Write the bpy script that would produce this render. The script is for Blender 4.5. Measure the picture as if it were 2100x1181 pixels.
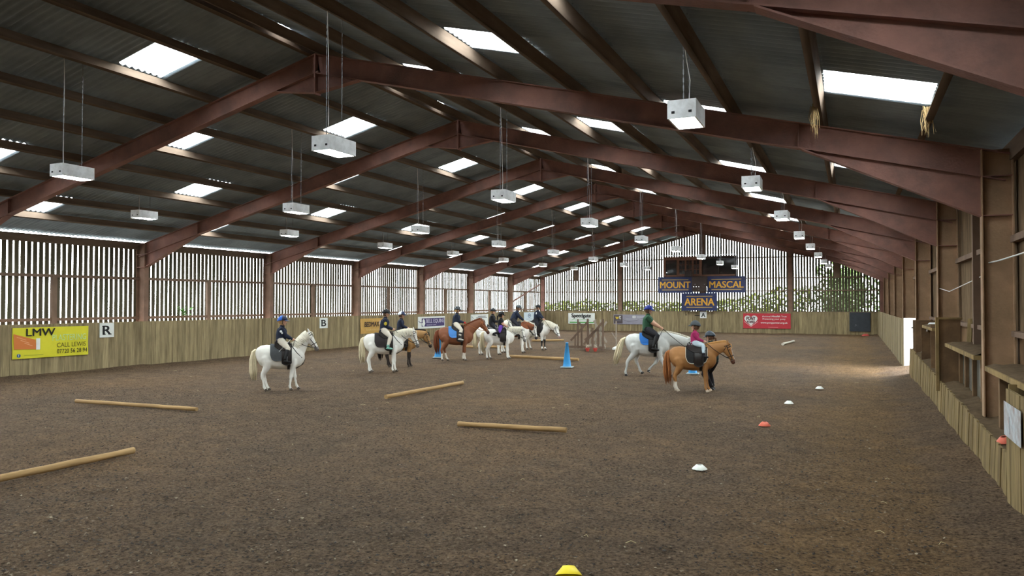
import bpy, math, random
import numpy as np
from mathutils import Vector, Matrix, noise, Euler
R_ = math.radians
rnd = random.Random(7)
for o in list(bpy.data.objects):
    bpy.data.objects.remove(o)
SC = bpy.context.scene
COL = SC.collection

# ------------------------------------------------------------------ camera, sky, exposure
F_PX, CAM_H = 1560.0, 2.3
cam_d = bpy.data.cameras.new('camera')
cam_d.sensor_width = 36.0
cam_d.lens = F_PX / 2100 * 36.0
cam_d.clip_end = 400
cam = bpy.data.objects.new('camera', cam_d)
cam.location = (0, 0, CAM_H)
cam.rotation_euler = (R_(90 + 1.12), 0, R_(24.10))
COL.objects.link(cam)
SC.camera = cam
W = bpy.data.worlds.new('overcast_sky')
SC.world = W
W.use_nodes = True
bg = W.node_tree.nodes['Background']
bg.inputs[0].default_value = (0.88, 0.95, 1.0, 1)
bg.inputs[1].default_value = 21.0
SC.view_settings.view_transform = 'Standard'
SC.view_settings.look = 'None'
SC.view_settings.gamma = 1.0
SC.view_settings.use_curve_mapping = False
SC.view_settings.exposure = 0.0
LAMP_POWER = 190.0

# ------------------------------------------------------------------ dimensions of the hall
XL, XR = -24.3, 2.3            # outer planes of the side walls
XRIDGE, ZRIDGE, SLOPE = -10.75, 8.02, 0.25
TH = math.atan(SLOPE)
YN, YF = -6.45, 60.0           # near and far gable planes
BAY = 6.65
FRAMES = [0.2 + BAY * k for k in range(0, 9)]
KXL, KXR = -23.78, 1.62        # kicking board faces
KH = 1.62
def roof_z(x): return ZRIDGE - SLOPE * abs(x - XRIDGE)

# ------------------------------------------------------------------ materials
MATS = {}
def lin(c):
    return tuple(((v / 255) / 12.92 if v <= 10 else ((v / 255 + 0.055) / 1.055) ** 2.4) for v in c)
def mat(name, rgb, rough=0.7, var=0.0, scale=6.0, bump=0.0, bscale=40.0, stretch=None, metal=0.0, dirt=None, dirt_amt=0.0, dirt_scale=2.0, objvar=0.0, spec=0.3):
    if name in MATS: return MATS[name]
    m = bpy.data.materials.new(name); m.use_nodes = True
    nt = m.node_tree; N = nt.nodes; L = nt.links
    b = N['Principled BSDF']
    c = lin(rgb)
    b.inputs['Base Color'].default_value = (*c, 1)
    b.inputs['Roughness'].default_value = rough
    b.inputs['Metallic'].default_value = metal
    b.inputs['Specular IOR Level'].default_value = spec
    tc = N.new('ShaderNodeTexCoord'); vec = tc.outputs['Object']
    if stretch:
        mp = N.new('ShaderNodeMapping'); mp.inputs['Scale'].default_value = stretch
        L.new(vec, mp.inputs[0]); vec = mp.outputs[0]
    oi = None
    if objvar:
        oi = N.new('ShaderNodeObjectInfo')
        ad = N.new('ShaderNodeVectorMath'); ad.operation = 'ADD'
        cm = N.new('ShaderNodeMath'); cm.operation = 'MULTIPLY'; cm.inputs[1].default_value = 37.0
        L.new(oi.outputs['Random'], cm.inputs[0]); L.new(vec, ad.inputs[0]); L.new(cm.outputs[0], ad.inputs[1]); vec = ad.outputs[0]
    col = None
    if var or objvar:
        n = N.new('ShaderNodeTexNoise'); n.inputs['Scale'].default_value = scale; n.inputs['Detail'].default_value = 6
        L.new(vec, n.inputs['Vector'])
        r = N.new('ShaderNodeMapRange'); r.inputs[1].default_value = 0.25; r.inputs[2].default_value = 0.75
        r.inputs[3].default_value = 1 - var; r.inputs[4].default_value = 1 + var
        L.new(n.outputs[0], r.inputs[0]); fac = r.outputs[0]
        if objvar:
            r2 = N.new('ShaderNodeMapRange'); r2.inputs[3].default_value = 1 - objvar; r2.inputs[4].default_value = 1 + objvar
            L.new(oi.outputs['Random'], r2.inputs[0])
            mu = N.new('ShaderNodeMath'); mu.operation = 'MULTIPLY'
            L.new(fac, mu.inputs[0]); L.new(r2.outputs[0], mu.inputs[1]); fac = mu.outputs[0]
        mx = N.new('ShaderNodeVectorMath'); mx.operation = 'SCALE'; mx.inputs[0].default_value = c
        L.new(fac, mx.inputs['Scale']); col = mx.outputs[0]
    if dirt:
        n2 = N.new('ShaderNodeTexNoise'); n2.inputs['Scale'].default_value = dirt_scale; n2.inputs['Detail'].default_value = 8; n2.inputs['Roughness'].default_value = 0.65
        L.new(vec, n2.inputs['Vector'])
        r3 = N.new('ShaderNodeMapRange'); r3.inputs[1].default_value = 0.42; r3.inputs[2].default_value = 0.68; r3.inputs[4].default_value = dirt_amt
        L.new(n2.outputs[0], r3.inputs[0])
        mm = N.new('ShaderNodeMix'); mm.data_type = 'RGBA'
        L.new(r3.outputs[0], mm.inputs[0])
        if col: L.new(col, mm.inputs[6])
        else: mm.inputs[6].default_value = (*c, 1)
        mm.inputs[7].default_value = (*lin(dirt), 1); col = mm.outputs[2]
    if col: L.new(col, b.inputs['Base Color'])
    if bump:
        n3 = N.new('ShaderNodeTexNoise'); n3.inputs['Scale'].default_value = bscale; n3.inputs['Detail'].default_value = 5
        L.new(vec, n3.inputs['Vector'])
        bp = N.new('ShaderNodeBump'); bp.inputs['Strength'].default_value = bump; bp.inputs['Distance'].default_value = 0.02
        L.new(n3.outputs[0], bp.inputs['Height']); L.new(bp.outputs[0], b.inputs['Normal'])
    MATS[name] = m
    return m
def emit(name, rgb, strength):
    m = bpy.data.materials.new(name); m.use_nodes = True
    nt = m.node_tree; nt.nodes.clear()
    e = nt.nodes.new('ShaderNodeEmission'); e.inputs[0].default_value = (*rgb, 1); e.inputs[1].default_value = strength
    o = nt.nodes.new('ShaderNodeOutputMaterial'); nt.links.new(e.outputs[0], o.inputs[0])
    MATS[name] = m
    return m
def m_skylight():
    m = bpy.data.materials.new('skylight_sheet'); m.use_nodes = True
    nt = m.node_tree; N = nt.nodes; L = nt.links; N.clear()
    t = N.new('ShaderNodeBsdfTransparent'); t.inputs[0].default_value = (0.8, 0.82, 0.82, 1)
    d = N.new('ShaderNodeBsdfTranslucent'); d.inputs[0].default_value = (0.75, 0.76, 0.74, 1)
    n = N.new('ShaderNodeTexNoise'); n.inputs['Scale'].default_value = 3.0; n.inputs['Detail'].default_value = 6
    r = N.new('ShaderNodeMapRange'); r.inputs[1].default_value = 0.35; r.inputs[2].default_value = 0.8; r.inputs[3].default_value = 0.2; r.inputs[4].default_value = 0.7
    L.new(n.outputs[0], r.inputs[0])
    mx = N.new('ShaderNodeMixShader'); L.new(r.outputs[0], mx.inputs[0]); L.new(t.outputs[0], mx.inputs[1]); L.new(d.outputs[0], mx.inputs[2])
    o = N.new('ShaderNodeOutputMaterial'); L.new(mx.outputs[0], o.inputs[0])
    MATS['skylight'] = m
    return m
def m_glass(name, rgb=(60, 64, 62), rough=0.08):
    return mat(name, rgb, rough=rough, spec=0.8)
def m_floor():
    m = bpy.data.materials.new('arena_dirt'); m.use_nodes = True
    nt = m.node_tree; N = nt.nodes; L = nt.links; b = N['Principled BSDF']
    b.inputs['Roughness'].default_value = 0.95; b.inputs['Specular IOR Level'].default_value = 0.1
    tc = N.new('ShaderNodeTexCoord')
    def nz(scale, detail, rough=0.5):
        n = N.new('ShaderNodeTexNoise'); n.inputs['Scale'].default_value = scale; n.inputs['Detail'].default_value = detail; n.inputs['Roughness'].default_value = rough
        L.new(tc.outputs['Object'], n.inputs['Vector']); return n.outputs[0]
    def ramp(src, stops):
        r = N.new('ShaderNodeValToRGB'); L.new(src, r.inputs[0])
        while len(r.color_ramp.elements) < len(stops): r.color_ramp.elements.new(0.5)
        for e, (p, c) in zip(r.color_ramp.elements, stops): e.position = p; e.color = (*lin(c), 1)
        return r.outputs[0]
    big = ramp(nz(0.22, 4, 0.6), [(0.3, (156, 140, 124)), (0.5, (172, 150, 128)), (0.7, (188, 160, 130))])
    mid = ramp(nz(2.3, 6, 0.7), [(0.3, (150, 142, 135)), (0.55, (220, 210, 198)), (0.75, (255, 238, 205))])
    fine = ramp(nz(24, 8, 0.82), [(0.34, (70, 66, 64)), (0.45, (176, 170, 166)), (0.55, (226, 220, 214)), (0.68, (255, 252, 246))])
    v = N.new('ShaderNodeTexVoronoi'); v.inputs['Scale'].default_value = 15; L.new(tc.outputs['Object'], v.inputs['Vector'])
    speck = ramp(v.outputs['Distance'], [(0.08, (96, 92, 88)), (0.34, (255, 255, 255))])
    def mul(a, c, f):
        x = N.new('ShaderNodeMix'); x.data_type = 'RGBA'; x.blend_type = 'MULTIPLY'; x.inputs[0].default_value = f
        L.new(a, x.inputs[6]); L.new(c, x.inputs[7]); return x.outputs[2]
    sx = N.new('ShaderNodeSeparateXYZ'); L.new(tc.outputs['Object'], sx.inputs[0])
    wob = N.new('ShaderNodeMath'); wob.operation = 'MULTIPLY_ADD'; wob.inputs[1].default_value = 1.6; L.new(nz(0.9, 5, 0.6), wob.inputs[0]); L.new(sx.outputs[0], wob.inputs[2])
    trk = N.new('ShaderNodeValToRGB'); mr = N.new('ShaderNodeMapRange'); mr.inputs[1].default_value = -2.4; mr.inputs[2].default_value = 2.4; L.new(wob.outputs[0], mr.inputs[0]); L.new(mr.outputs[0], trk.inputs[0])
    el = trk.color_ramp.elements; el[0].position = 0.35; el[0].color = (0, 0, 0, 1); el[1].position = 0.62; el[1].color = (.4, .4, .4, 1); e3 = el.new(0.8); e3.color = (.4, .4, .4, 1); e4 = el.new(0.9); e4.color = (0, 0, 0, 1)
    sand = N.new('ShaderNodeMix'); sand.data_type = 'RGBA'; L.new(trk.outputs[0], sand.inputs[0]); L.new(big, sand.inputs[6]); sand.inputs[7].default_value = (*lin((206, 170, 116)), 1); big = sand.outputs[2]
    col = mul(mul(mul(big, mid, 0.65), fine, 1.0), speck, 0.85)
    L.new(col, b.inputs['Base Color'])
    h = N.new('ShaderNodeMath'); h.operation = 'ADD'; L.new(nz(30, 6, 0.7), h.inputs[0])
    h2 = N.new('ShaderNodeMath'); h2.operation = 'MULTIPLY'; h2.inputs[1].default_value = 2.0; L.new(nz(6, 4, 0.6), h2.inputs[0]); L.new(h2.outputs[0], h.inputs[1])
    bp = N.new('ShaderNodeBump'); bp.inputs['Strength'].default_value = 1.0; bp.inputs['Distance'].default_value = 0.1
    L.new(h.outputs[0], bp.inputs['Height']); L.new(bp.outputs[0], b.inputs['Normal'])
    return m

RED = mat('red_oxide_steel', (146, 104, 92), 0.75, var=0.18, scale=2.5, dirt=(104, 82, 76), dirt_amt=0.7, dirt_scale=1.3, bump=0.3, bscale=30)
REDD = mat('dusty_backlit_steel', (138, 108, 92), 0.85, var=0.2, scale=2.5, dirt=(108, 88, 72), dirt_amt=0.85, dirt_scale=1.3, bump=0.3, bscale=30)  # dusty tone that also puts the backlit look into the left columns
REDR = mat('dust_caked_steel', (168, 136, 108), 0.9, var=0.2, scale=2.5, dirt=(136, 112, 86), dirt_amt=0.85, dirt_scale=1.3, bump=0.3, bscale=30)  # dusty copy of the column steel, lightened to lift the dim right side
ROOF = mat('fibre_cement_sheet', (138, 150, 158), 0.95, var=0.18, scale=1.6, objvar=0.10, spec=0.1)
PURL = mat('dusty_purlin', (116, 100, 86), 0.9, var=0.25, scale=3, stretch=(3, 0.4, 3), spec=0.1)
SLAT = mat('weathered_slat', (92, 84, 70), 0.95, var=0.3, scale=3, stretch=(6, 6, 0.5), objvar=0.18, dirt=(70, 76, 56), dirt_amt=0.6, dirt_scale=0.9, spec=0.1)
KICK = mat('kick_board_timber', (150, 134, 102), 0.85, var=0.24, scale=4, stretch=(5, 5, 0.5), objvar=0.16, dirt=(98, 84, 62), dirt_amt=0.85, dirt_scale=0.9, spec=0.2)
KICKR = mat('kick_board_timber_dusty', (140, 120, 84), 0.9, var=0.22, scale=4, stretch=(5, 5, 0.5), objvar=0.12, dirt=(84, 70, 52), dirt_amt=0.75, dirt_scale=1.5, spec=0.1)
GIRT = mat('girt_timber', (122, 102, 88), 0.9, var=0.2, scale=3, spec=0.1)
DARKSH = mat('ribbed_dark_sheeting', (122, 102, 80), 0.95, var=0.3, scale=3, stretch=(4, 4, 0.6), dirt=(84, 70, 56), dirt_amt=0.8, dirt_scale=1.0, spec=0.1)
PLY = mat('stained_plywood', (124, 98, 72), 0.85, var=0.25, scale=3, dirt=(88, 70, 54), dirt_amt=0.7, dirt_scale=2.0, spec=0.15)
SHELF = mat('dusty_shelf_timber', (150, 126, 86), 0.9, var=0.2, scale=4, stretch=(1, 4, 1), dirt=(80, 68, 52), dirt_amt=0.8, dirt_scale=2, spec=0.1)
DUST = mat('heaped_dust', (94, 78, 60), 1.0, var=0.3, scale=9, bump=0.6, bscale=25, spec=0.05)
POLE = mat('pine_pole', (176, 142, 96), 0.75, var=0.16, scale=3, stretch=(0.7, 8, 8), dirt=(120, 92, 62), dirt_amt=0.5, dirt_scale=2)
WHITE = mat('white_paint', (232, 232, 230), 0.5, var=0.04)
LAMPW = mat('lamp_white_metal', (246, 248, 248), 0.45, dirt=(150, 146, 138), dirt_amt=0.35, dirt_scale=6)
BLACK = mat('black_print', (22, 21, 22), 0.6)
CHAIN = mat('steel_chain', (120, 120, 122), 0.5, metal=0.6)
BROWN = mat('brown_joinery', (122, 84, 66), 0.6, var=0.12, scale=5)
DKBROWN = mat('dark_cabinet', (62, 50, 46), 0.6, var=0.1)
NAVYB = mat('navy_sign_board', (44, 52, 92), 0.6, var=0.12, scale=4, dirt=(78, 70, 74), dirt_amt=0.4, dirt_scale=2)
GOLD = mat('gold_lettering', (216, 160, 54), 0.6)
GOLDL = mat('pale_gold_line', (206, 170, 96), 0.6)
PANE = m_glass('dark_pane', (34, 38, 38), 0.06)
CONEB = mat('blue_plastic', (58, 150, 214), 0.45, dirt=(120, 170, 204), dirt_amt=0.3, dirt_scale=5)
SKY = m_skylight()
GLOW = emit('lamp_glow', (0.90, 1.0, 0.97), LAMP_POWER)
CONC = mat('outside_yard', (150, 146, 138), 0.95, var=0.1, scale=1, bump=0.2)

# ------------------------------------------------------------------ mesh helpers
def v3(*a): return np.array(a, float)
class MB:
    def __init__(s): s.v = []; s.f = []; s.m = []
    def add(s, V, F, m=0):
        b = len(s.v); s.v.extend([tuple(map(float, p)) for p in V]); s.f.extend([tuple(b + i for i in f) for f in F]); s.m.extend([m] * len(F)); return s
    def box(s, c, size, rot=None, m=0, taper=1.0):
        V = []
        for z in (-1, 1):
            t = taper if z > 0 else 1
            for x, y in ((-1, -1), (1, -1), (1, 1), (-1, 1)):
                V.append(Vector((x * size[0] / 2 * t, y * size[1] / 2 * t, z * size[2] / 2)))
        if rot is not None: V = [rot @ p for p in V]
        V = [p + Vector(c) for p in V]
        return s.add(V, [(3, 2, 1, 0), (4, 5, 6, 7), (0, 1, 5, 4), (1, 2, 6, 5), (2, 3, 7, 6), (3, 0, 4, 7)], m)
    def b2(s, lo, hi, m=0):
        return s.box([(a + b) / 2 for a, b in zip(lo, hi)], [b - a for a, b in zip(lo, hi)], m=m)
    def bar(s, p, q, w, d, up=(0, 0, 1), m=0):          # rectangular bar from p to q
        p = Vector(p); q = Vector(q); x = (q - p); ln = x.length; x.normalize()
        y = Vector(up).cross(x)
        if y.length < 1e-4: y = Vector((0, 1, 0)).cross(x)
        y.normalize(); z = x.cross(y)
        return s.box((p + q) / 2, (ln, w, d), Matrix((x, y, z)).transposed(), m)
    def prism(s, poly, axis, a, b, m=0):                # polygon in the two other axes, extruded along axis
        n = len(poly); V = []
        for t in (a, b):
            for u, w in poly:
                V.append((t, u, w) if axis == 0 else ((u, t, w) if axis == 1 else (u, w, t)))
        F = [tuple(range(n - 1, -1, -1)), tuple(range(n, 2 * n))] + [(i, (i + 1) % n, n + (i + 1) % n, n + i) for i in range(n)]
        return s.add(V, F, m)
    def loft(s, rings, cap=True, m=0, ms=None):
        n = len(rings[0]); V = [p for r in rings for p in r]; F = []; 
        b = len(s.v)
        for k in range(len(rings) - 1):
            for i in range(n):
                F.append((k * n + i, k * n + (i + 1) % n, (k + 1) * n + (i + 1) % n, (k + 1) * n + i))
        s.add(V, F, m)
        if ms:
            for k in range(len(rings) - 1):
                for i in range(n): s.m[-len(F) + k * n + i] = ms[k]
        if cap:
            s.f.append(tuple(b + i for i in range(n - 1, -1, -1))); s.m.append(ms[0] if ms else m)
            s.f.append(tuple(b + (len(rings) - 1) * n + i for i in range(n))); s.m.append(ms[-1] if ms else m)
        return s
    def tube(s, pts, rad, n=8, m=0, cap=True, flat=None, ref=(0, 0, 1)):
        pts = [Vector(p) for p in pts]; k = len(pts)
        if not hasattr(rad, '__len__'): rad = [rad] * k
        rings = []
        for i in range(k):
            d = (pts[min(i + 1, k - 1)] - pts[max(i - 1, 0)]).normalized()
            a = Vector(ref).cross(d)
            if a.length < 0.05: a = Vector((0, 1, 0)).cross(d)
            if a.length < 0.05: a = Vector((1, 0, 0)).cross(d)
            a.normalize(); b = d.cross(a)
            r = rad[i]; ra, rb = (r if hasattr(r, '__len__') else (r, r))
            rings.append([pts[i] + a * (ra * math.cos(2 * math.pi * j / n)) + b * (rb * math.sin(2 * math.pi * j / n)) for j in range(n)])
        return s.loft(rings, cap, m)
    def ell(s, c, r, nu=10, nv=7, rot=None, m=0):
        rings = []
        for i in range(nv + 1):
            t = math.pi * (0.02 + 0.96 * i / nv)
            rg = []
            for j in range(nu):
                q = Vector((r[0] * math.sin(t) * math.cos(2 * math.pi * j / nu), r[1] * math.sin(t) * math.sin(2 * math.pi * j / nu), -r[2] * math.cos(t)))
                if rot is not None: q = rot @ q
                rg.append(q + Vector(c))
            rings.append(rg)
        return s.loft(rings, True, m)
    def mesh(s, name, mats, smooth=False):
        me = bpy.data.meshes.new(name); me.from_pydata(s.v, [], s.f)
        for x in (mats if isinstance(mats, (list, tuple)) else [mats]): me.materials.append(x)
        me.polygons.foreach_set('material_index', s.m)
        if smooth: me.polygons.foreach_set('use_smooth', [True] * len(s.f))
        me.update(); return me
    def build(s, name, mats, parent=None, loc=None, rot=None, smooth=False):
        return put(name, s.mesh(name, mats, smooth), parent, loc, rot)
def put(name, me, parent=None, loc=None, rot=None, scale=None):
    o = bpy.data.objects.new(name, me); COL.objects.link(o)
    if parent is not None: o.parent = parent
    if loc is not None: o.location = loc
    if rot is not None: o.rotation_euler = rot
    if scale is not None: o.scale = scale
    return o
def empty(name, loc=(0, 0, 0), rz=0.0, rot=None):
    o = bpy.data.objects.new(name, None); COL.objects.link(o); o.location = loc
    o.rotation_euler = rot if rot is not None else (0, 0, rz); o.empty_display_size = 0.2
    return o
def tag(o, label, cat, group=None, kind=None):
    o['label'] = label
    if cat: o['category'] = cat
    if group: o['group'] = group
    if kind: o['kind'] = kind
    return o
def struct(name, label=None):
    o = empty(name); o['kind'] = 'structure'
    if label: o['label'] = label
    return o
def text(txt, x, y, w, h, m, parent, z=0.013, bold=0.0000, name='lettering', shear=0.0, thick=0.002):
    """flat lettering fitted to the box (x, y, w, h) of the sign's own plane"""
    c = bpy.data.curves.new('txt', 'FONT'); c.body = txt; c.shear = shear; c.resolution_u = 3; c.extrude = 0.01
    t = bpy.data.objects.new('txt', c); COL.objects.link(t)
    dg = bpy.context.evaluated_depsgraph_get()
    me = bpy.data.meshes.new_from_object(t.evaluated_get(dg))
    bpy.data.objects.remove(t); bpy.data.curves.remove(c)
    n = len(me.vertices); co = np.empty(n * 3); me.vertices.foreach_get('co', co); co = co.reshape(-1, 3)
    lo, hi = co.min(0), co.max(0)
    co[:, 0] = x + (co[:, 0] - lo[0]) / max(hi[0] - lo[0], 1e-6) * w
    co[:, 1] = y + (co[:, 1] - lo[1]) / max(hi[1] - lo[1], 1e-6) * h
    co[:, 2] = z + (co[:, 2] > 0) * thick
    F = [tuple(p.vertices) for p in me.polygons]; bpy.data.meshes.remove(me)
    mb = MB(); b = bold * 4.0 * h
    for k, (dx, dy) in enumerate(((0, 0), (b, b * .4), (-b, -b * .4), (b, -b * .4), (-b, b * .4)) if bold else ((0, 0),)):
        mb.add(co + np.array([dx, dy, k * 0.0004]), F)
    return mb.build(name, m, parent)

# ------------------------------------------------------------------ floor and outside
def build_floor():
    ys = [-6.4]
    while ys[-1] < YF - 0.02:
        y = ys[-1]; ys.append(min(YF, y + (0.09 if y < 14 else 0.09 + (y - 14) * 0.012)))
    xs = list(np.arange(-24.2, 2.29, 0.11)) + [2.29]
    V = []; nx = len(xs)
    for y in ys:
        for x in xs:
            a = noise.noise((x * 0.35, y * 0.35, 1.0)) * 0.03 + noise.noise((x * 1.7, y * 1.7, 4.0)) * 0.022 + noise.noise((x * 5.1, y * 5.1, 9.0)) * 0.014
            berm = 0.10 * max(0, 1 - (KXR - x) / 0.9) if x < KXR + 0.5 else 0
            berm = max(berm, 0.05 * max(0, 1 - (x - KXL) / 0.7), 0.06 * max(0, 1 - (59.8 - y) / 0.9))
            V.append((x, y, a - 0.03 + berm * (1 + 0.5 * noise.noise((x, y, 20)))))
    F = [(j * nx + i, j * nx + i + 1, (j + 1) * nx + i + 1, (j + 1) * nx + i) for j in range(len(ys) - 1) for i in range(nx - 1)]
    o = MB().add(V, F).build('floor', m_floor(), smooth=True)
    tag(o, 'churned brown sand and rubber riding surface of the arena', None, kind='structure')
    g = MB().b2((-90, -60, -0.5), (90, 160, -0.12)).build('yard_ground', CONC)
    tag(g, 'pale yard ground outside the hall seen through the gaps', None, kind='structure')
    # loose rubber and bark chips on the nearer ground
    r2 = np.random.RandomState(3)
    mb = MB()
    for k in range(40000):
        y = 2.2 + 13 * r2.rand() ** 1.3; half = (y * 0.98 + 0.6)
        x = -y * 0.45 + (r2.rand() * 2 - 1) * half * 1.05
        if x > 1.5 or x < -23.5: continue
        s = 0.008 + 0.017 * r2.rand() ** 2; a = r2.rand() * 6.28; e = 0.35 + 0.6 * r2.rand()
        dx, dy = math.cos(a) * s, math.sin(a) * s; t = (r2.rand(3) - 0.3) * s * 0.9
        z = 0.012 + noise.noise((x * 0.35, y * 0.35, 1.0)) * 0.03 + noise.noise((x * 1.7, y * 1.7, 4.0)) * 0.022 - 0.03 + noise.noise((x * 5.1, y * 5.1, 9.0)) * 0.014
        m = 0 if r2.rand() < 0.6 else (1 if r2.rand() < 0.96 else 2)
        mb.add([(x - dx, y - dy, z + t[0]), (x + dy * e, y - dx * e, z + t[1]), (x + dx, y + dy, z + t[2]), (x - dy * e, y + dx * e, z + 0.004), (x, y, z + s * 0.5)],
               [(0, 1, 4), (1, 2, 4), (2, 3, 4), (3, 0, 4)], m)
    o = mb.build('ground_chips', [mat('chip_dark', (56, 48, 42), 0.9), mat('chip_brown', (112, 96, 78), 0.9), mat('chip_pale', (160, 146, 124), 0.9)])
    tag(o, 'loose dark rubber and bark chips strewn over the arena floor', 'chips', kind='stuff')
    mb = MB()
    for k in range(70):
        y = 5 + 22 * r2.rand(); x = -y * 0.45 + (r2.rand() * 2 - 1) * (y * 0.7)
        if x > 1.4 or x < -23: continue
        a = r2.rand() * 6.28; l = 0.03 + 0.09 * r2.rand()
        mb.tube([(x, y, 0.012), (x + math.cos(a) * l * .5, y + math.sin(a) * l * .5, 0.03), (x + math.cos(a + .3) * l, y + math.sin(a + .3) * l, 0.014)], 0.003, n=4)
    tag(mb.build('straw_bits', mat('straw', (214, 196, 150), 0.8)), 'pale straw bits scattered on the arena floor', 'straw', kind='stuff')
build_floor()

# ------------------------------------------------------------------ roof
PUR_L = [XRIDGE - 0.2 - 1.452 * i for i in range(10)]
PUR_R = [XRIDGE + 0.2 + 1.452 * i for i in range(10)]
PITCH = 1.1083
def corr_sheet(length, width, waves, m, amp=0.026, seg=5):
    mb = MB(); n = waves * seg; V = []
    for u in (-length / 2, length / 2):
        for i in range(n + 1):
            V.append((u, -width / 2 + width * i / n, amp * math.cos(2 * math.pi * i / seg)))
    F = [(i, i + 1, n + 2 + i, n + 1 + i) for i in range(n)]
    return mb.add(V, F).mesh('roof_sheet', m, smooth=True)
def build_roof():
    sheet = corr_sheet(1.452 / math.cos(TH) + 0.12, PITCH + 0.05, 7, ROOF)
    clear = corr_sheet(1.452 / math.cos(TH) + 0.05, PITCH - 0.02, 7, SKY)
    for side, purs in ((-1, PUR_L), (1, PUR_R)):
        root = struct('ceiling', 'grey corrugated fibre cement roof slope on %s side of the ridge' % ('left' if side < 0 else 'right'))
        rest = MB(); cnt = 0
        y0 = 10.95 - PITCH * 16
        ny = int((YF + 0.6 - y0) / PITCH) + 1
        for j in range(ny):
            yc = y0 + PITCH * (j + 0.5)
            for i in range(9 + 1):
                if i < 9: xa, xb = purs[i], purs[i + 1]
                else: xa = purs[9]; xb = xa + side * 0.35
                xc = (xa + xb) / 2
                kk = (j - 16) % 6
                first = (i in (1, 5)) if side < 0 else (i in (3, 7))
                second = (i in (3, 7)) if side < 0 else (i in (1, 5))
                if yc > 3 and yc < 57 and ((first and kk == 0) or (second and kk == 3)):
                    put('skylight_panel', clear, root, (xc, yc, roof_z(xc)), (0, side * TH, 0)); continue
                zz = roof_z(xc) + 0.006 * ((i + j) % 3) + 0.004
                rot = (0, side * TH + R_(0.25) * side, 0)
                near = 4.5 < yc < 37.5 and i < 9
                if near:
                    put('roof_sheet', sheet, root, (xc, yc, zz), rot); cnt += 1
                else:
                    M = Matrix.Translation((xc, yc, zz)) @ Euler(rot).to_matrix().to_4x4()
                    sx = (abs(xb - xa) + 0.1) / 1.55 if i == 9 else 1.0
                    rest.add([M @ Vector((v.co.x * sx, v.co.y, v.co.z)) for v in sheet.vertices], [tuple(p.vertices) for p in sheet.polygons])
        o = rest.build('roof_sheeting', ROOF, root, smooth=True); o['kind'] = 'stuff'; o['label'] = 'far and near roof sheeting too distant to tell sheet from sheet'
        for i, x in enumerate(purs):
            if i == 9: continue
            z = roof_z(x) - 0.03
            mb = MB()
            mb.b2((-0.03, YN, -0.2), (0.03, YF, 0.0)).b2((-0.03 if side < 0 else -0.07, YN, -0.2), (0.07 if side < 0 else 0.03, YF, -0.185))
            mb.build('purlin', PURL, root, (x, 0, z), (0, side * TH, 0))
        # ridge capping, one slope each
        mb = MB(); n = 60
        mb.bar((XRIDGE, YN, ZRIDGE + 0.06), (XRIDGE, YF + 0.5, ZRIDGE + 0.06), 0.02, 0.02)
        ya = YN
        for yb in ([12.25, 16.7, 18.85, 25.5, 32.15, 38.8] if side < 0 else []) + [YF + 0.5]:
            mb.prism([(XRIDGE, ZRIDGE + 0.05), (XRIDGE + side * 0.42, ZRIDGE - 0.04), (XRIDGE + side * 0.42, ZRIDGE - 0.03), (XRIDGE, ZRIDGE + 0.065)], 1, ya, yb); ya = yb + 0.42
        mb.build('ridge_cap', ROOF, root)
build_roof()

# ------------------------------------------------------------------ steel portal frames
ORD = ['first', 'second', 'third', 'fourth', 'fifth', 'sixth', 'seventh', 'eighth', 'ninth', 'tenth']
def ibeam(mb, p, q, depth, width=0.19, tf=0.018, tw=0.014):
    """I-section lying in an x-z plane; p-q is the line of its top face"""
    p = Vector(p); q = Vector(q); d = (q - p).normalized(); nrm = Vector((d.z, 0, -d.x))
    if nrm.z > 0 or (abs(nrm.z) < 1e-3 and False): nrm = -nrm
    for off, t, w in ((tf / 2, tf, width), (depth - tf / 2, tf, width), (depth / 2, depth - 2 * tf, tw)):
        mb.bar(p + nrm * off, q + nrm * off, w, t, up=tuple(-nrm))
def column(mb, xa, xb, z0, z1, width=0.19):
    mb.b2((xa, -width / 2, z0), (xa + 0.018, width / 2, z1)); mb.b2((xb - 0.018, -width / 2, z0), (xb, width / 2, z1)); mb.b2((xa + 0.018, -0.008, z0), (xb - 0.018, 0.008, z1))
def plate(mb, poly, t=0.014): mb.prism(poly, 1, -t / 2, t / 2)
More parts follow.
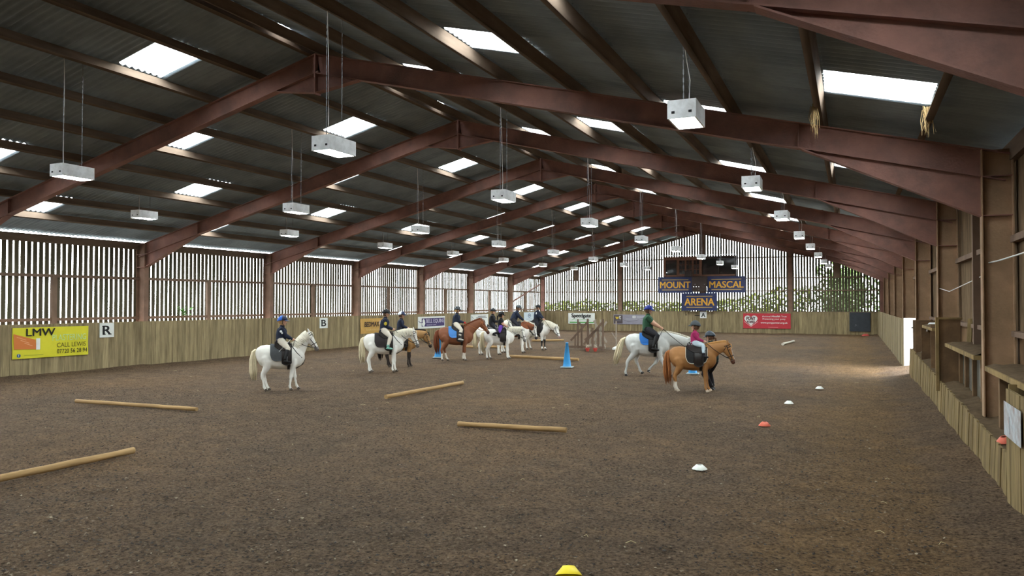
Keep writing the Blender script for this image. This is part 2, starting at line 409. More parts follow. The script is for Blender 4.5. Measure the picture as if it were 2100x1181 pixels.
def build_frames():
    RT = ZRIDGE - 0.235                      # top of rafter at ridge
    rt = lambda x: RT - SLOPE * abs(x - XRIDGE)
    D = 0.42; Dv = D / math.cos(TH)
    cl, cr = -23.82, 1.8                     # inner faces of the columns
    parts = {}
    def mk(n, fn, mt=RED):
        mb = MB(); fn(mb); parts.setdefault(n, []).append(mb.mesh(n, mt))
    mk('column', lambda mb: column(mb, cl - 0.42, cl, -0.1, rt(cl) - 0.02), REDD)
    mk('column', lambda mb: column(mb, cr, cr + 0.42, -0.1, rt(cr) - 0.02), REDR)
    mk('rafter', lambda mb: ibeam(mb, (XRIDGE - 0.01, 0, RT), (cl - 0.42, 0, rt(cl - 0.42)), D))
    mk('rafter', lambda mb: ibeam(mb, (XRIDGE + 0.01, 0, RT), (cr + 0.42, 0, rt(cr + 0.42)), D))
    for c, sgn in ((cl, 1), (cr, -1)):
        def hn(mb, c=c, sgn=sgn):
            x2 = c + sgn * 2.55; za, zb = 3.62, rt(x2) - Dv
            plate(mb, [(c, za + 0.01), (x2, zb), (c, rt(c) - Dv)])
            mb.bar((c, 0, za), (x2, 0, zb), 0.19, 0.018)
        mk('haunch', hn)
        def st(mb, c=c, sgn=sgn):
            x2 = c + sgn * 2.6
            mb.b2((x2 - 0.008, -0.09, rt(x2) - Dv), (x2 + 0.008, 0.09, rt(x2)))
        mk('stiffener_plate', st)
        for z in (3.62, rt(c) - Dv):
            co = c - sgn * 0.21
            mk('stiffener_plate', lambda mb, z=z, co=co: mb.b2((co - 0.2, -0.09, z - 0.008), (co + 0.2, 0.09, z + 0.008)))
        for e in (1,):
            x2 = c + sgn * 2.6
            mk('fly_brace', lambda mb, e=e, x2=x2, sgn=sgn: mb.bar((x2, e * 0.08, rt(x2) - Dv), (x2 + sgn * 0.1, e * 0.75, rt(x2) + 0.12), 0.05, 0.006), PURL)
    def ap(mb):
        w = 1.1; zb = RT - Dv
        plate(mb, [(XRIDGE - w, zb - SLOPE * w), (XRIDGE, zb - 0.42), (XRIDGE, zb)])
        plate(mb, [(XRIDGE + w, zb - SLOPE * w), (XRIDGE, zb), (XRIDGE, zb - 0.42)])
        mb.bar((XRIDGE - w, 0, zb - SLOPE * w), (XRIDGE, 0, zb - 0.42), 0.17, 0.014); mb.bar((XRIDGE, 0, zb - 0.42), (XRIDGE + w, 0, zb - SLOPE * w), 0.17, 0.014)
    mk('apex_haunch', ap)
    mk('apex_plate', lambda mb: mb.b2((XRIDGE - 0.02, -0.1, RT - Dv - 0.46), (XRIDGE + 0.02, 0.1, RT)))
    for k, y in enumerate(FRAMES):
        root = empty('portal_frame', (0, y, 0))
        for n, ms in parts.items():
            for me in ms: put(n, me, root)
        if k == 0: lb = 'red-brown steel roof frame behind the viewpoint, out of the picture'
        elif k == 1: lb = 'nearest red-brown steel roof frame crossing the top right corner'
        else: lb = 'red-brown steel roof frame, %s from the viewpoint in the row' % ORD[k - 1]
        tag(root, lb, 'roof frame', 'red-brown steel portal frames')
build_frames()

# ------------------------------------------------------------------ left wall
def board_mesh(name, w, h, t, m, seed=0):
    """a sawn board standing on z=0, width along y, face towards +x; slightly uneven edges"""
    r = random.Random(seed); n = 4; V = []; F = []
    for i in range(n + 1):
        z = h * i / n; a = r.uniform(-.004, .004); b = r.uniform(-.004, .004)
        V += [(0, -w / 2 + a, z), (t, -w / 2 + a, z), (t, w / 2 + b, z), (0, w / 2 + b, z)]
    for i in range(n):
        for j in range(4): F.append((i * 4 + j, i * 4 + (j + 1) % 4, i * 4 + 4 + (j + 1) % 4, i * 4 + 4 + j))
    F += [(3, 2, 1, 0), (n * 4, n * 4 + 1, n * 4 + 2, n * 4 + 3)]
    return MB().add(V, F).mesh(name, m)
def build_left():
    root = struct('wall_left', 'left long wall of timber kicking boards below spaced vertical slats')
    slats = [board_mesh('slat', 0.142, 3.05, 0.022, SLAT, i) for i in range(6)]
    boards = [board_mesh('kick_board', 0.196, KH + 0.12, 0.03, KICK, i + 20) for i in range(6)]
    y = YN + 0.1; n = 0
    rest = MB(); restk = MB()
    while y < YF:
        if y > 3.0: put('slat', slats[n % 6], root, (XL + rnd.uniform(0, .004), y, 1.45), (0, 0, 0))
        else: rest.b2((XL, y - 0.064, 1.45), (XL + 0.022, y + 0.064, 4.5))
        n += 1; y += 0.2
    y = YN + 0.1; n = 0
    while y < 59.8:
        if y > 3.0: put('kick_board', boards[n % 6], root, (KXL - 0.03 + rnd.uniform(0, .012), y, -0.12), (0, 0, 0))
        else: restk.b2((KXL - 0.03, y - 0.098, -0.1), (KXL, y + 0.098, KH))
        n += 1; y += 0.2
    o = rest.build('slat_run', SLAT, root); o['kind'] = 'stuff'
    o = restk.build('kick_board_run', KICK, root); o['kind'] = 'stuff'
    MB().b2((KXL - 0.12, YN, KH - 0.08), (KXL - 0.045, 59.8, KH - 0.01)).build('capping_rail', GIRT, root)
    MB().b2((XL + 0.03, YN, 1.70), (XL + 0.12, YF, 1.80)).build('girt', GIRT, root)
    MB().b2((XL + 0.03, YN, 3.15), (XL + 0.13, YF, 3.25)).build('girt', GIRT, root)
    MB().b2((XL - 0.02, YN, 4.28), (XL + 0.14, YF, roof_z(XL) - 0.095)).build('eave_beam', PURL, root)
    for yy in FRAMES:
        if yy + BAY / 2 < YF and yy > 0: MB().b2((XL + 0.04, yy + 3.25, 0), (XL + 0.16, yy + 3.42, 3.2)).build('stud_post', GIRT, root)
    for yy in FRAMES[1:]:
        mb = MB(); mb.b2((KXL - 0.01, yy - 0.06, -0.1), (KXL + 0.004, yy - 0.02, KH)); mb.build('board_joint', mat('dark_joint_timber', (66, 56, 42), 0.9), root)  # dark strip marking the board joint at each frame
    MB().b2((KXL - 0.045, YN, -0.1), (KXL - 0.035, 59.8, KH - 0.02)).build('light_stop_sheet', GIRT, root)  # unseen sheet added to stop daylight between the kick boards
    # wind brace in the last bay
    MB().bar((XL + 0.2, 53.6, 2.3), (XL + 0.2, 59.8, 3.9), 0.06, 0.09).build('wind_brace', RED, root)
    # a second skin of pale boards outside the far bays, as the slats close up there
build_left()

# ------------------------------------------------------------------ far gable wall
def build_far():
    root = struct('wall_far', 'far gable wall of planked kicking boards below tall vertical slats')
    sl = board_mesh('slat', 0.148, 1.0, 0.022, SLAT, 50)
    x = XL + 0.1; n = 0
    while x < XR:
        if -13.5 < x < -8.0: top = 0
        zt = roof_z(x) - 0.08
        o = put('slat', sl, root, (x, YF, 1.5), (0, 0, R_(-90)), (1, 1, zt - 1.5)); n += 1; x += 0.2
    boards = [board_mesh('kick_board', 0.197, KH + 0.12, 0.03, KICK, i + 60) for i in range(6)]
    x = KXL + 0.1; n = 0
    while x < KXR + 0.6:
        if not (-11.95 < x < -10.72): put('kick_board', boards[n % 6], root, (x, 59.83 + rnd.uniform(0, .02), -0.12), (0, 0, R_(-90)))
        n += 1; x += 0.2
    MB().b2((XL, 59.87, -0.1), (XR, 59.89, KH)).build('light_stop_sheet', GIRT, root)  # added behind the far boards to close their bright gaps
    MB().b2((KXL, 59.79, KH), (KXR + 0.6, 59.88, KH + 0.04)).build('capping_rail', GIRT, root)
    for z, xa, xb in ((3.2, XL, XR), (4.16, XL + 2.5, XR - 1.5), (5.72, -20, -1.8)):
        MB().b2((xa, YF - 0.13, z - 0.045), (xb, YF - 0.025, z + 0.045)).build('girt', GIRT, root)
    for x in (-17.2, -4.2, -10.6):
        MB().b2((x - 0.15, YF - 0.09, 0), (x + 0.15, YF - 0.03, roof_z(x) - 0.25)).build('gable_post', REDD, root)
    for x in (-20.9, -1.0):
        MB().b2((x - 0.2, YF - 0.2, 4.15), (x + 0.2, YF - 0.12, roof_z(x) - 0.25)).build('stub_panel', GIRT, root)
    for x in (-23.95, 1.95):
        MB().b2((x - 0.15, YF - 0.15, 0), (x + 0.15, YF - 0.03, roof_z(x) - 0.2)).build('corner_post', RED, root)
    for s in (-1, 1):
        xe = XL if s < 0 else XR
        MB().prism([(XRIDGE, ZRIDGE - 0.06), (xe, roof_z(xe) - 0.06), (xe, roof_z(xe) - 0.32), (XRIDGE, ZRIDGE - 0.32)], 1, YF - 0.1, YF - 0.03).build('verge_rail', PURL, root)
    d = struct('door_1', 'planked timber door with strap hinge in the far kicking boards')
    for i in range(6):
        put('plank', board_mesh('plank', 0.196, KH + 0.02, 0.03, KICK, 90 + i), d, (-11.83 + 0.203 * i, 59.86, -0.02), (0, 0, R_(-90)))
    mb = MB(); mb.bar((-11.2, 59.815, 1.32), (-10.72, 59.815, 1.30), 0.012, 0.06); mb.tube([(-10.72, 59.81, 1.22), (-10.72, 59.81, 1.39)], 0.025)
    mb.build('strap_hinge', BLACK, d)
    MB().bar((-11.95, 59.815, 1.36), (-11.78, 59.815, 1.36), 0.012, 0.045).build('latch', BLACK, d)
    for x in (-11.97, -10.66): MB().b2((x - 0.05, 59.8, -0.05), (x + 0.05, 59.86, KH)).build('door_post', KICK, d)
build_far()

# ------------------------------------------------------------------ right wall
def build_right():
    root = struct('wall_right', 'right long wall of low kicking boards, ledge and dark ribbed sheeting')
    DO0, DO1 = 27.2, 30.4
    # ribbed sheeting bay by bay
    def rib(name, ya, yb, z0, z1, m=DARKSH):
        mb = MB(); n = max(2, int((yb - ya) / 0.05)); V = []
        for z in (z0, z1):
            for i in range(n + 1): V.append((XR - (0.025 if i % 2 else 0), ya + (yb - ya) * i / n, z))
        mb.add(V, [(i + 1, i, n + 1 + i, n + 2 + i) for i in range(n)])
        return mb.build(name, m, root)
    ys = [YN] + FRAMES + [YF]
    for a, b in zip(ys[:-1], ys[1:]):
        if a < DO0 < b:
            rib('ribbed_panel', a, DO0, 1.82, roof_z(XR) - 0.05); rib('ribbed_panel', DO1, b, 1.82, roof_z(XR) - 0.05); rib('ribbed_panel', DO0, DO1, 3.25, roof_z(XR) - 0.05)  # opening carried up out of sight to let more daylight onto the floor
        else: rib('ribbed_panel', a, b, 1.82, roof_z(XR) - 0.05)
        if a < DO0 < b or a < DO1 < b:
            lo = a; 
            if a < DO0: MB().b2((XR - 0.03, a, 0), (XR, min(b, DO0), 1.86)).build('lower_panel', PLY, root)
            if b > DO1: MB().b2((XR - 0.03, max(a, DO1), 0), (XR, b, 1.86)).build('lower_panel', PLY, root)
        else:
            MB().b2((XR - 0.03, a, 0), (XR, b, 1.86)).build('lower_panel', PLY, root)
        if not a < DO0 < b: MB().b2((XR - 0.14, a + 0.1, 1.80), (XR - 0.03, b - 0.1, 1.88)).build('sheeting_rail', GIRT, root)
        MB().b2((XR - 0.14, a + 0.1, 3.2), (XR - 0.03, b - 0.1, 3.3)).build('sheeting_rail', GIRT, root)
    MB().b2((XR - 0.12, YN, 4.45), (XR + 0.02, YF, roof_z(XR) - 0.03)).build('eave_beam', PURL, root)
    # low kicking boards before the doorway, tall ones past it
    def hgt(y): return 0.52 + 0.02 * max(0, y - 10) if y < 25 else 0.86
    y = 10.42; n = 0
    lows = [board_mesh('kick_board', 0.196, 1.0, 0.03, KICKR, i + 120) for i in range(6)]
    while y < DO0:
        put('kick_board', lows[n % 6], root, (KXR + rnd.uniform(-.008, .008), y, -0.1), (0, R_(2.0), 0), (1, 1, hgt(y) + 0.1 + rnd.uniform(-.012, .012))); y += 0.2; n += 1
    talls = [board_mesh('kick_board', 0.196, 1.82, 0.03, KICK, i + 130) for i in range(6)]
    y = DO1 + 0.1
    while y < 59.8:
        put('kick_board', talls[n % 6], root, (KXR + rnd.uniform(-.008, .008), y, -0.1), (0, R_(1.0), 0)); y += 0.2; n += 1
    y = 4.0
    near = [board_mesh('kick_board', 0.196, 1.42, 0.03, KICKR, i + 140) for i in range(6)]
    while y < 10.32:
        put('kick_board', near[n % 6], root, (KXR - 0.02 + rnd.uniform(-.006, .006), y, -0.1), (0, 0, 0)); y += 0.2; n += 1
    # dirt-heaped ledge behind the low boards
    V = []; yy = np.arange(9.9, DO0 + 0.05, 0.12); xx = np.linspace(KXR + 0.03, XR - 0.02, 9)
    for y in yy:
        for i, x in enumerate(xx):
            V.append((x, y, hgt(y) - 0.02 + 0.05 * i / 8 + 0.05 * noise.noise((x * 5, y * 3, 3)) * (1 if 0 < i else 0.2)))
    nx = len(xx)
    MB().add(V, [(j * nx + i, j * nx + i + 1, (j + 1) * nx + i + 1, (j + 1) * nx + i) for j in range(len(yy) - 1) for i in range(nx - 1)]).build('dust_ledge', DUST, root, smooth=True)
    # shelves, window strips and uprights
    def shelf(y0, y1, z):
        MB().b2((1.72, y0, z - 0.09), (2.26, y1, z - 0.02)).build('shelf_beam', SHELF, root)
        V = []; ya = np.arange(y0, y1 + 0.01, 0.15); xa = np.linspace(1.74, 2.26, 6)
        for y in ya:
            for i, x in enumerate(xa): V.append((x, y, z - 0.018 + (0 if i in (0,) else 0.03 + 0.035 * noise.noise((x * 6, y * 4, 7)))))
        MB().add(V, [(j * 6 + i, j * 6 + i + 1, (j + 1) * 6 + i + 1, (j + 1) * 6 + i) for j in range(len(ya) - 1) for i in range(5)]).build('shelf_dust', DUST, root, smooth=True)
    shelf(13.8, 17.85, 1.50); shelf(4.0, 12.7, 1.42); shelf(20.6, 23.4, 1.72)
    GL = mat('grimy_pane', (92, 90, 80), 0.35, var=0.2, scale=4)
    for y0, y1 in ((14.0, 14.8), (15.0, 15.8), (16.0, 16.8), (17.0, 17.7)):
        p = MB().b2((2.02, y0, 0.62), (2.035, y1, 1.40)).build('window_pane', GL, root)
        MB().b2((2.012, y0 + 0.28, 0.85), (2.019, y0 + 0.40, 1.25)).build('pale_sticker', mat('pale_sticker', (176, 184, 184), 0.6), root)
    for y in (13.9, 14.9, 15.9, 16.9, 17.75): MB().b2((1.96, y - 0.07, 0.45), (2.08, y + 0.07, 1.42)).build('window_post', PLY, root)
    MB().b2((2.02, 11.1, 0.5), (2.035, 12.4, 1.33)).build('window_pane', GL, root)
    MB().b2((2.012, 11.55, 0.75), (2.019, 11.72, 1.2)).build('pale_sticker', MATS['pale_sticker'], root)
    for y in (10.4, 11.0, 12.5): MB().b2((1.86, y - 0.06, 0.4), (2.05, y + 0.06, 1.34)).build('window_post', PLY, root)
    MB().b2((1.64, 10.36, 0.4), (2.26, 10.40, 1.36)).build('return_board', KICKR, root)
    # end panel facing the near end, and the frames past it
    MB().b2((1.60, 18.0, 0.50), (2.02, 18.05, 1.97)).build('end_panel', PLY, root)
    MB().b2((1.57, 17.97, 0.48), (1.63, 18.07, 2.0)).build('panel_edge', SHELF, root)
    MB().b2((1.57, 17.97, 1.96), (2.05, 18.10, 2.0)).build('panel_edge', SHELF, root)
    MB().bar((2.12, 17.6, 1.45), (2.16, 17.7, 1.98), 0.08, 0.05).build('window_post', KICKR, root)
    for y, x0 in ((20.9, 1.72), (23.4, 1.7), (25.3, 1.68), (26.2, 1.68)):
        MB().b2((x0, y, 0.7), (2.2, y + 0.05, 1.78)).build('end_panel', PLY, root)
    for y in (9.9, 16.85, 23.5, 26.9, 30.7, 36.8, 43.4, 50.1):
        MB().b2((XR - 0.20, y - 0.06, 0.3), (XR - 0.03, y + 0.06, 4.5)).build('stud_post', GIRT, root)
    MB().tube([(1.84, 25.4, 0.78), (1.84, 22.9, 1.73), (1.86, 22.82, 1.76), (1.95, 22.0, 1.78)], 0.022).build('white_pipe', WHITE, root, smooth=True)
    mb = MB(); mb.tube([(1.86, 13.6, 2.9), (2.0, 13.2, 2.93), (2.2, 12.9, 3.0), (2.22, 11.5, 3.02), (2.22, 9.5, 3.04)], 0.012, n=6); mb.build('cable', WHITE, root, smooth=True)
    mb = MB(); mb.tube([(1.83, 20.3, 2.65), (1.95, 19.2, 2.55), (2.2, 17.5, 2.75), (2.22, 15.5, 2.85)], 0.008, n=5); mb.build('cable', WHITE, root, smooth=True)
build_right()
def build_door():
    d = struct('door_2', 'bright open doorway in the right wall with an added white leaf that catches daylight')
    LW = mat('daylight_catch_white', (232, 232, 228), 0.6, var=0.03)
    MB().b2((1.66, 30.36, -0.1), (3.7, 30.40, 1.76)).build('added_daylight_leaf', LW, d)  # invented white leaf, reflects daylight so the doorway strip reads bright
    MB().b2((2.14, 27.1, 3.12), (2.28, 30.5, 3.3)).build('door_header', GIRT, d)  # header lifted along with the raised opening
    for z in (0.4, 1.4): MB().b2((1.9, 30.345, z), (2.5, 30.36, z + 0.05)).build('strap_hinge', BLACK, d)
build_door()
def build_near():
    root = struct('wall_near', 'plain boarded gable behind the viewpoint')
    MB().b2((XL, YN - 0.05, -0.1), (XR, YN, KH)).build('kick_boarding', KICK, root)
    mb = MB(); mb.prism([(XL, KH), (XR, KH), (XR, roof_z(XR) - 0.05), (XRIDGE, ZRIDGE - 0.05), (XL, roof_z(XL) - 0.05)], 1, YN - 0.05, YN)
    mb.build('gable_boarding', SLAT, root)
build_near()

# ------------------------------------------------------------------ hanging lamps
def build_lamps():
    body = MB()
    w, l, h = 0.37, 0.68, 0.23
    body.b2((-w / 2, -l / 2, 0.02), (w / 2, l / 2, h))
    t = 0.025
    body.b2((-w / 2, -l / 2, -0.01), (-w / 2 + t, l / 2, 0.02)).b2((w / 2 - t, -l / 2, -0.01), (w / 2, l / 2, 0.02)).b2((-w / 2 + t, -l / 2, -0.01), (w / 2 - t, -l / 2 + t, 0.02)).b2((-w / 2 + t, l / 2 - t, -0.01), (w / 2 - t, l / 2, 0.02))
    bm = body.mesh('housing', LAMPW)
    gm = MB().b2((-w / 2 + t, -l / 2 + t, -0.004), (w / 2 - t, l / 2 - t, 0.012)).mesh('diffuser', GLOW)
    cm = MB().b2((-0.02, -l / 2 - 0.006, 0.055), (0.02, -l / 2 + 0.002, 0.085)).mesh('clip', BLACK)
    def chain(ln):
        mb = MB(); n = max(4, int(ln / 0.05)); 
        for i in range(n):
            z = h + ln * (i + 0.5) / n
            if i % 2: mb.b2((-0.008, -0.002, z - ln / n * .6), (0.008, 0.002, z + ln / n * .6))
            else: mb.b2((-0.002, -0.008, z - ln / n * .6), (0.002, 0.008, z + ln / n * .6))
        return mb.mesh('chain', CHAIN)
    rows = (('by the right wall', lambda y: -2.0 + 0.011 * (y - 10), 0, 4.72), ('just right of the ridge', lambda y: -7.75, 0, 4.78), ('just left of the ridge', lambda y: -14.1, 0, 4.80), ('by the left slatted wall', lambda y: -20.0, 1, 4.90))
    for nm, fx, k0, z in rows:
        for k in range(-2, 8):
            y = 10.17 + BAY * k; x = fx(y)
            zz = z + 0.02 * math.sin(k * 2.1 + x)
            root = empty('hanging_lamp', (x, y, zz), R_(rnd.uniform(-2, 2)))
            put('housing', bm, root); put('diffuser', gm, root); put('clip', cm, root, (-0.11, 0, 0)); put('clip', cm, root, (0.11, 0, 0))
            ln = roof_z(x) - 0.06 - zz - h
            c = chain(ln)
            for yy in (-0.2, 0.2): put('chain', c, root, (0, yy, 0))
            mb = MB(); mb.tube([(0.08, -0.25, h), (0.1, -0.27, h + 0.25), (0.05, -0.22, h + ln * 0.6), (0, -0.2, h + ln)], 0.006, n=5); mb.build('cable', WHITE, root)
            tag(root, ('white box lamp, %s from the viewpoint in the row %s' % (ORD[k - k0], nm)) if k >= k0 else ('white lamp of row %s, %s outside the picture' % (nm, ORD[k0 - 1 - k])), 'lamp', 'hanging box lamps ' + nm)
build_lamps()

# ------------------------------------------------------------------ signs and boards
ROT_L, ROT_F, ROT_R = (R_(90), 0, R_(90)), (R_(90), 0, 0), (R_(90), 0, R_(-90))
def sign(name, label, where, y_or_x, z0, w, h, m, wall, cat='sign', t=0.02, group=None, wavy=0.0, tilt=0.0):
    """an Empty at the sign's lower left corner; its own x runs right and y up on the wall"""
    loc = {'L': (KXL + 0.008 + where, y_or_x, z0), 'F': (y_or_x, 59.78 - where, z0), 'R': (KXR - 0.03 - where, y_or_x, z0)}[wall]
    rt = {'L': ROT_L, 'F': ROT_F, 'R': ROT_R}[wall]
    o = empty(name, loc, rot=(rt[0], rt[1] + 0, rt[2])); 
    nx, ny = (14, 6) if wavy else (1, 1)
    V = []; F = []
    for zz in (0, 1):
        for j in range(ny + 1):
            for i in range(nx + 1):
                x = w * i / nx; y = h * j / ny
                V.append((x, y, zz * t - (0 if not wavy else 0) + wavy * noise.noise((x * 1.7, y * 2.2 + 5, 0))))
    n = (nx + 1) * (ny + 1)
    for j in range(ny):
        for i in range(nx):
            a = j * (nx + 1) + i
            F.append((n + a, n + a + 1, n + a + nx + 2, n + a + nx + 1)); F.append((a + nx + 1, a + nx + 2, a + 1, a))
    bd = [i for i in range(nx + 1)] + [j * (nx + 1) + nx for j in range(1, ny + 1)] + [ny * (nx + 1) + i for i in range(nx - 1, -1, -1)] + [j * (nx + 1) for j in range(ny - 1, 0, -1)]
    for a, b in zip(bd, bd[1:] + bd[:1]): F.append((a, b, n + b, n + a))
    MB().add(V, F).build('board', m, o, smooth=False)
    tag(o, label, cat, group)
    return o
def shape(o, poly, m, name='printed_shape', z=0.022, t=0.002):
    return MB().prism(poly, 2, z, z + t).build(name, m, o)
def rect(o, x, y, w, h, m, name='printed_shape', z=0.022): return shape(o, [(x, y), (x + w, y), (x + w, y + h), (x, y + h)], m, name, z)
def disc(o, x, y, r, m, name='printed_shape', z=0.022, n=20, ry=None):
    return shape(o, [(x + r * math.cos(2 * math.pi * i / n), y + (ry or r) * math.sin(2 * math.pi * i / n)) for i in range(n)], m, name, z)
def stroke(o, pts, w, m, name='printed_line', z=0.023):
    mb = MB()
    for p, q in zip(pts[:-1], pts[1:]): mb.bar((p[0], p[1], z), (q[0], q[1], z), w, 0.002)
    return mb.build(name, m, o)
YEL = mat('yellow_banner', (214, 206, 52), 0.6, var=0.06, scale=3)
ORG = mat('orange_print', (206, 120, 62), 0.6); PALEY = mat('pale_green_print', (196, 222, 150), 0.6)
SIGNW = mat('white_sign', (228, 230, 226), 0.55, var=0.03, dirt=(190, 188, 178), dirt_amt=0.4, dirt_scale=3)
PALEO = mat('pale_orange_print', (222, 160, 118), 0.6); TEALP = mat('teal_print', (52, 96, 140), 0.6)
OLIVE = mat('olive_print', (96, 92, 30), 0.6)
s = sign('banner', 'yellow plasterer banner with orange wedge and black lettering on left wall', 0.028, 15.2, 0.55, 2.56, 0.97, YEL, 'L', 'banner', t=0.008, wavy=0.015)
Zb = 0.026
shape(s, [(0.02, 0.78), (0.72, 0.58), (0.76, 0.28), (0.04, 0.30)], ORG, z=Zb)
for i, yy in enumerate((0.62, 0.52, 0.43)): stroke(s, [(0.12 + .12 * i, yy + .06), (0.42 + .1 * i, yy - .04)], 0.02, PALEO, z=Zb + .002)
rect(s, 0.74, 0.26, 0.13, 0.36, SIGNW, z=Zb + .002)
text('LMW', 0.42, 0.70, 0.95, 0.23, BLACK, s, z=Zb, bold=0.0070)
text('PLASTERING', 1.28, 0.52, 1.18, 0.20, PALEY, s, z=Zb)
text('CALL LEWIS', 1.44, 0.30, 1.02, 0.15, OLIVE, s, z=Zb)
text('07720 56 28 94', 1.44, 0.10, 1.07, 0.14, BLACK, s, z=Zb)
disc(s, 0.19, 0.10, 0.06, TEALP, z=Zb); text('f', 0.17, 0.06, 0.035, 0.09, SIGNW, s, z=Zb + .003)
stroke(s, [(0.36, 0.1), (0.98, 0.1)], 0.014, mat('faint_green_print', (150, 160, 60), 0.6), z=Zb)
def letter_sign(L_, label, wall, pos, z, w, h):
    s = sign('letter_sign', label, 0.01, pos, z, w, h, SIGNW, wall, 'sign', t=0.012)
    lw, lh = w * 0.56, h * 0.62; x0, y0 = w * 0.22, h * 0.19
    text(L_, x0, y0, lw, lh, BLACK, s, z=0.014, bold=0.0105)
    sf = 0.1 * lh
    feet = {'R': [(0.0, 0.34), (0.66, 1.08)], 'B': [(-0.04, 0.3)], 'A': [(-0.12, 0.3), (0.7, 1.12)]}[L_]
    for a, b in feet: rect(s, x0 + a * lw, y0, (b - a) * lw, sf, BLACK, 'serif', z=0.014)
    if L_ != 'A': rect(s, x0 - 0.1 * lw, y0 + lh - sf, 0.35 * lw, sf, BLACK, 'serif', z=0.014)
    return s
letter_sign('R', 'white letter R sign on left wall beside the yellow banner', 'L', 18.2, 1.1, 0.56, 0.5)
s = letter_sign('B', 'white letter B sign with a bitten corner on left wall', 'L', 30.1, 1.06, 0.62, 0.5)
s = sign('banner', 'tan advertising banner with dark lettering between rider and letter sign', 0.03, 33.45, 0.66, 2.1, 0.8, mat('tan_banner', (198, 156, 84), 0.65, var=0.1, scale=4), 'L', 'banner', t=0.008, wavy=0.02)
text('BEDMAX', 0.36, 0.36, 1.35, 0.26, mat('dark_brown_print', (58, 44, 34), 0.6), s, z=0.028, bold=0.0105)
text('SHAVINGS', 0.5, 0.14, 1.2, 0.11, mat('faint_tan_print', (222, 190, 130), 0.6), s, z=0.028)
s = sign('banner', 'white framed purple equine vet sign behind the chestnut horse', 0.01, 39.3, 0.74, 3.3, 0.72, SIGNW, 'L', 'banner')
PURP = mat('purple_print', (68, 56, 104), 0.6)
rect(s, 0.42, 0.12, 2.8, 0.5, PURP)
shape(s, [(0.5, 0.16), (0.72, 0.12), (0.84, 0.3), (0.78, 0.5), (0.62, 0.6), (0.5, 0.46), (0.56, 0.38), (0.44, 0.3)], SIGNW, 'horse_head_emblem', z=0.025)
stroke(s, [(0.06, 0.45), (0.3, 0.36), (0.5, 0.4)], 0.04, PURP)
text('BELL EQUINE', 0.95, 0.29, 2.2, 0.28, mat('lilac_print', (206, 200, 220), 0.6), s, z=0.025, bold=0.0017)
text('VETERINARY CLINIC', 0.98, 0.17, 1.2, 0.07, MATS['lilac_print'], s, z=0.025)
s = sign('banner', 'white banner with faint picture partly hidden by chestnut head', 0.01, 46.2, 0.5, 2.7, 1.0, SIGNW, 'L', 'banner')
GREYP = mat('grey_print', (128, 132, 136), 0.6)
stroke(s, [(0.1, 0.9), (0.6, 0.62), (1.1, 0.5)], 0.03, GREYP); stroke(s, [(0.16, 0.85), (0.2, 0.3)], 0.06, mat('dark_green_print', (58, 70, 62), 0.6))
for yy, xa, xb in ((0.86, 1.1, 2.3), (0.76, 0.8, 2.5)): stroke(s, [(xa, yy), (xb, yy)], 0.05, GREYP)
s = sign('small_poster', 'small pale blue poster near the far left corner', 0.01, 55.4, 0.86, 2.2, 0.68, mat('pale_blue_sign', (206, 218, 226), 0.6, var=0.05), 'L', 'poster')
disc(s, 1.1, 0.42, 0.3, TEALP, ry=0.16); disc(s, 1.1, 0.42, 0.24, MATS['pale_blue_sign'], z=0.025, ry=0.11); stroke(s, [(0.9, 0.45), (1.3, 0.45)], 0.06, BLACK, z=0.028); stroke(s, [(0.4, 0.14), (1.8, 0.14)], 0.03, GREYP)
s = sign('banner', 'white sign with black lettering and green stripe on far wall', 0.0, -21.6, 0.58, 2.3, 0.88, SIGNW, 'F', 'banner')
GRN = mat('green_print', (92, 164, 84), 0.6)
text('Speedgate', 0.3, 0.42, 1.66, 0.42, BLACK, s, z=0.023, bold=0.0105)
rect(s, 0.12, 0.06, 2.1, 0.1, GRN); stroke(s, [(0.3, 0.3), (0.6, 0.38), (1.9, 0.3)], 0.025, GRN); stroke(s, [(0.6, 0.26), (1.6, 0.22)], 0.02, GREYP)
s = sign('banner', 'grey-lilac banner with dark square logo and yellow letters on far wall', 0.0, -17.7, 0.58, 2.6, 0.78, mat('lilac_banner', (142, 138, 150), 0.6, var=0.06), 'F', 'banner')
rect(s, 0.03, 0.05, 0.72, 0.68, mat('mauve_dark_print', (82, 72, 76), 0.6))
text('w', 0.16, 0.4, 0.28, 0.2, mat('yellow_print', (226, 196, 60), 0.6), s, z=0.026, bold=0.0140); text('t', 0.47, 0.4, 0.14, 0.28, SIGNW, s, z=0.026, bold=0.0105)
text('wtdesign', 0.16, 0.24, 0.46, 0.1, GREYP, s, z=0.026)
rect(s, 1.58, 0.5, 0.24, 0.18, SIGNW); rect(s, 1.63, 0.55, 0.14, 0.08, MATS['lilac_banner'], z=0.026)
for yy, xa, xb in ((0.63, 1.9, 2.5), (0.54, 1.9, 2.4), (0.42, 1.0, 2.5)): stroke(s, [(xa, yy), (xb, yy)], 0.03, mat('pale_lilac_print', (190, 188, 198), 0.6))
stroke(s, [(0.8, 0.36), (1.2, 0.2), (1.7, 0.26), (2.45, 0.5)], 0.02, mat('mauve_dark_print2', (92, 84, 92), 0.6))
letter_sign('A', 'white letter A sign under the navy hall boards on far wall', 'F', -10.78, 1.12, 0.5, 0.5)
s = sign('banner', 'red banner with white heart emblem on the far wall', 0.0, -7.55, 0.38, 3.38, 1.13, mat('red_banner', (188, 56, 66), 0.6, var=0.05), 'F', 'banner')
heart = []
for i in range(28):
    t = 2 * math.pi * i / 28; heart.append((0.56 + 0.030 * 16 * math.sin(t) ** 3, 0.63 + 0.0285 * (13 * math.cos(t) - 5 * math.cos(2 * t) - 2 * math.cos(3 * t) - math.cos(4 * t))))
